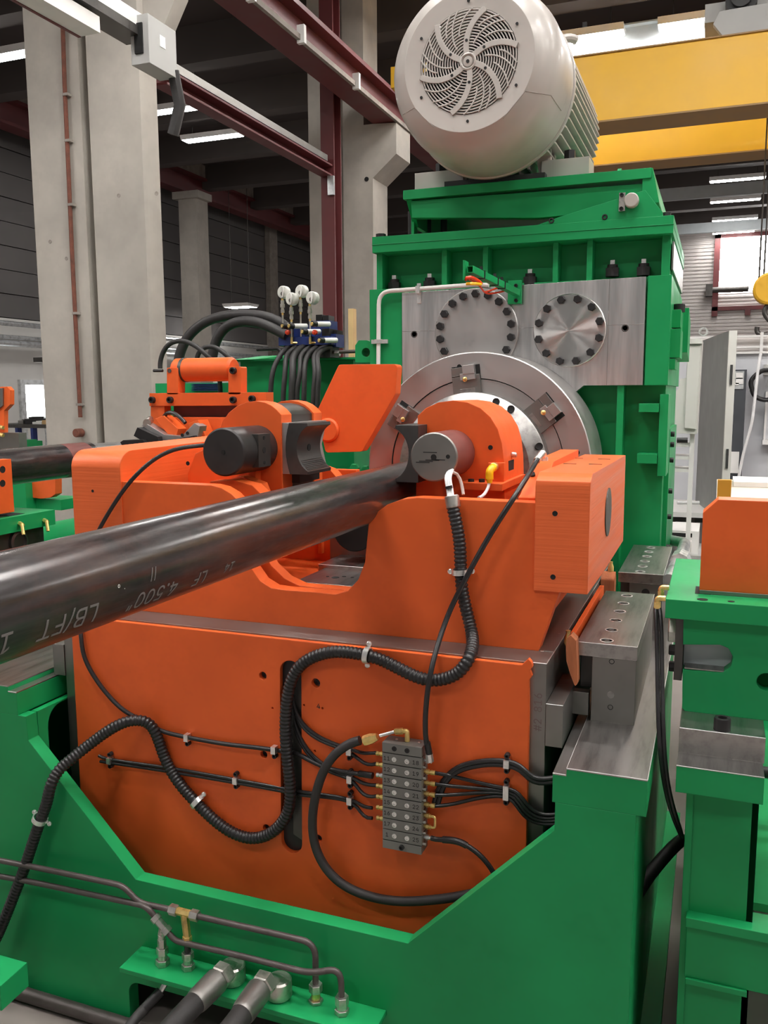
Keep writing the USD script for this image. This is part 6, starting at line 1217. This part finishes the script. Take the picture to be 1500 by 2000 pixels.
xd0, xd1 = U(1302, 995, Y=yd0)[0], .75
part(dk, 'desk_top', box(xd0, xd1, yd0, yd1, zd-.035, zd), 'white_paint'); part(dk, 'under_rail', box(xd0+.02, xd1-.05, yd0+.08, yd1-.1, zd-.08, zd-.035), 'motor_dark')
for x in (U(1352, 1080, Y=yd0+.1)[0], xd1-.08, xd0+.04): part(dk, 'desk_leg', cyl((x, yd0+.1, 0), (x, yd0+.1, zd-.035), .022, 14), 'tube_grey')
q = U(1355, 985, Z=zd); part(dk, 'paper_roll', cyl((q[0]-.12, q[1]-.03, zd+.012), (q[0]+.12, q[1]+.05, zd+.012), .012, 12), 'white_cable') if False else solo('paper_roll', cyl((q[0]-.12, q[1]-.03, zd+.013), (q[0]+.12, q[1]+.05, zd+.013), .012, 12), 'white_cable', 'rolled white paper lying on the white desk', 'paper roll')
prn = thing('printer', 'white desktop printer on a low shelf under the white desk', 'printer', tuple(U(1322, 1060, Y=5.9)))
q = U(1320, 1045, Y=5.9); part(prn, 'case', box(q[0]-.2, q[0]+.14, 5.9, 6.3, q[2]-.12, q[2]+.03), 'white_paint'); part(prn, 'paper_slot', box(q[0]-.17, q[0]+.1, 5.895, 5.9, q[2]-.01, q[2]+.015), 'void_black'); part(prn, 'tray', box(q[0]-.18, q[0]+.1, 5.86, 5.9, q[2]-.10, q[2]-.03), 'gauge_white'); part(prn, 'shelf', box(q[0]-.3, q[0]+.2, 5.85, 6.35, q[2]-.15, q[2]-.12), 'grey_cabinet'); part(prn, 'shelf_leg', cat(box(q[0]-.28, q[0]-.25, 5.9, 5.93, 0, q[2]-.15), box(q[0]+.15, q[0]+.18, 5.9, 5.93, 0, q[2]-.15)), 'grey_cabinet')
cn = thing('drain_pipe', 'galvanised pipe with a union running beside the far guide block', 'pipe', tuple(U(1318, 1110, Y=3.1)))
part(cn, 'pipe_run', tube(bend([U(1306, 1135, Y=2.75), U(1330, 1085, Y=3.3), U(1338, 1060, Y=3.8), U(1310, 1055, Y=3.9)], .08), .022, 14), 'galvanised'); part(cn, 'union', cyl(U(1326, 1100, Y=3.05), U(1331, 1090, Y=3.2), .034, 8), 'zinc'); part(cn, 'flange_end', cyl(U(1300, 1048, Y=3.9), U(1306, 1048, Y=3.9), .06, 20), 'zinc')
solo('floor_conduit', tube(spline(pp((1305, 1065, 4.3), (1318, 1075, 4.3), (1325, 1095, 4.2), (1335, 1125, 4.0), (1350, 1140, 4.0))), .05, 14), 'rubber_matte', 'fat black hoses on the floor beyond the galvanised pipe', 'hose')
wt = thing('work_table', 'pale tan table behind the orange block at right', 'table', (.9, 4.2, 0))
ztb = .90
zt3 = 1.23; y3 = U(1440, 975, Z=zt3)[1]; y4 = U(1470, 938, Z=zt3)[1]
part(wt, 'table_top', box(U(1400, 960, Y=y3)[0], 2.4, y3-.05, min(y4, y3+1.6), zt3-.05, zt3), 'pale_tan')  # pale tan top takes the place of the orange block's bright top
for b_ in (box(.3, .38, y3+.1, y3+.18, 0, zt3-.05), box(2.2, 2.28, y3+.1, y3+.18, 0, zt3-.05)): part(wt, 'table_leg', b_, 'grey_cabinet')
q = U(1495, 948, Z=zt3); solo('paper_pad', box(q[0]-.12, q[0]+.3, q[1]-.1, q[1]+.15, zt3+.001, zt3+.02), 'white_paint', 'white paper pad on the pale table at the right edge', 'paper')
q = U(1414, 975, Y=y3-.1); solo('ochre_envelope', box(U(1401, 955, Y=y3-.03)[0], U(1428, 955, Y=y3-.03)[0], y3-.045, y3-.01, zt3, U(1414, 937, Y=y3-.03)[2]), 'ochre', 'ochre board standing at the left end of the pale table', 'board')
# ================================================================ BACKGROUND LEFT
fy = 9.5; f9 = D(fy)
wbn = thing('work_bench', 'cluttered dark workbench far away at left', 'workbench', (f9(60, 840)[0], fy, 0))
zw = f9(60, 829)[1]
part(wbn, 'bench_top', box(f9(-20, 830)[0], f9(104, 830)[0], fy, fy+.7, zw-.05, zw), 'steel_dark')
for px in (-15, 30, 60, 97): part(wbn, 'bench_leg', box(f9(px, 850)[0], f9(px+5, 850)[0], fy, fy+.08, 0, zw-.05), 'blue_paint')
part(wbn, 'bench_shelf', box(f9(-20, 830)[0], f9(104, 830)[0], fy+.05, fy+.6, .3, .34), 'blue_paint')
for lab, px, w, hh, mt in (('black tool box on the far workbench', 46, 7, 9, 'black_oxide'), ('white tray on the far workbench', 62, 9, 4, 'white_paint'), ('small brown carton on the far workbench', 76, 4, 7, 'timber'), ('grey vice body on the far workbench', 30, 5, 6, 'steel_grey'), ('blue crate at the end of the far workbench', 93, 7, 8, 'blue_paint')):
    a, b = f9(px-w, 829)[0], f9(px+w, 829)[0]; solo('bench_item', cat(box(a, b, fy+.1, fy+.4, zw, zw+hh*.008), box(a+.03, b-.03, fy+.14, fy+.36, zw+hh*.008, zw+hh*.011)), mt, lab, 'bench item')
gb = thing('green_beam', 'low green beam far away under the workbench at left', 'beam', (f9(40, 870)[0], 7.5, 0))
f7 = D(7.5); part(gb, 'beam', box(f7(-30, 870)[0], f7(34, 870)[0], 7.5, 7.8, f7(0, 876)[1], f7(0, 860)[1]), 'green_paint'); part(gb, 'beam_foot', box(f7(0, 870)[0], f7(10, 870)[0], 7.55, 7.75, 0, f7(0, 876)[1]), 'green_paint')
part(gb, 'far_beam', box(f9(60, 870)[0], f9(104, 870)[0], 9.0, 9.3, U(60, 875, Y=9.)[2], U(60, 863, Y=9.)[2]), 'green_paint')
p = U(80, 700, Y=11.5)
rk = thing('ceiling_trolley', 'small dark hoist bar hanging in the pale bay at far left', 'hoist', tuple(p)); part(rk, 'bar', box(U(65, 702, Y=11.5)[0], U(96, 702, Y=11.5)[0], 11.5, 11.6, U(80, 707, Y=11.5)[2], U(80, 698, Y=11.5)[2]), 'steel_dark'); part(rk, 'hanger', cyl(U(87, 698, Y=11.55), U(87, 640, Y=11.55), .012, 8), 'steel_dark')
for lab, py, r in (('uppermost', 634, .05), ('middle', 660, .04), ('lowest', 672, .06)):
    z = U(40, py, X=XL+.3)[2]; solo('service_pipe', cyl((XL+.3, 6, z), (XL+.3, 28, z), r, 10), 'galvanised', lab+' of three pale service pipes high along the left wall', 'pipe')
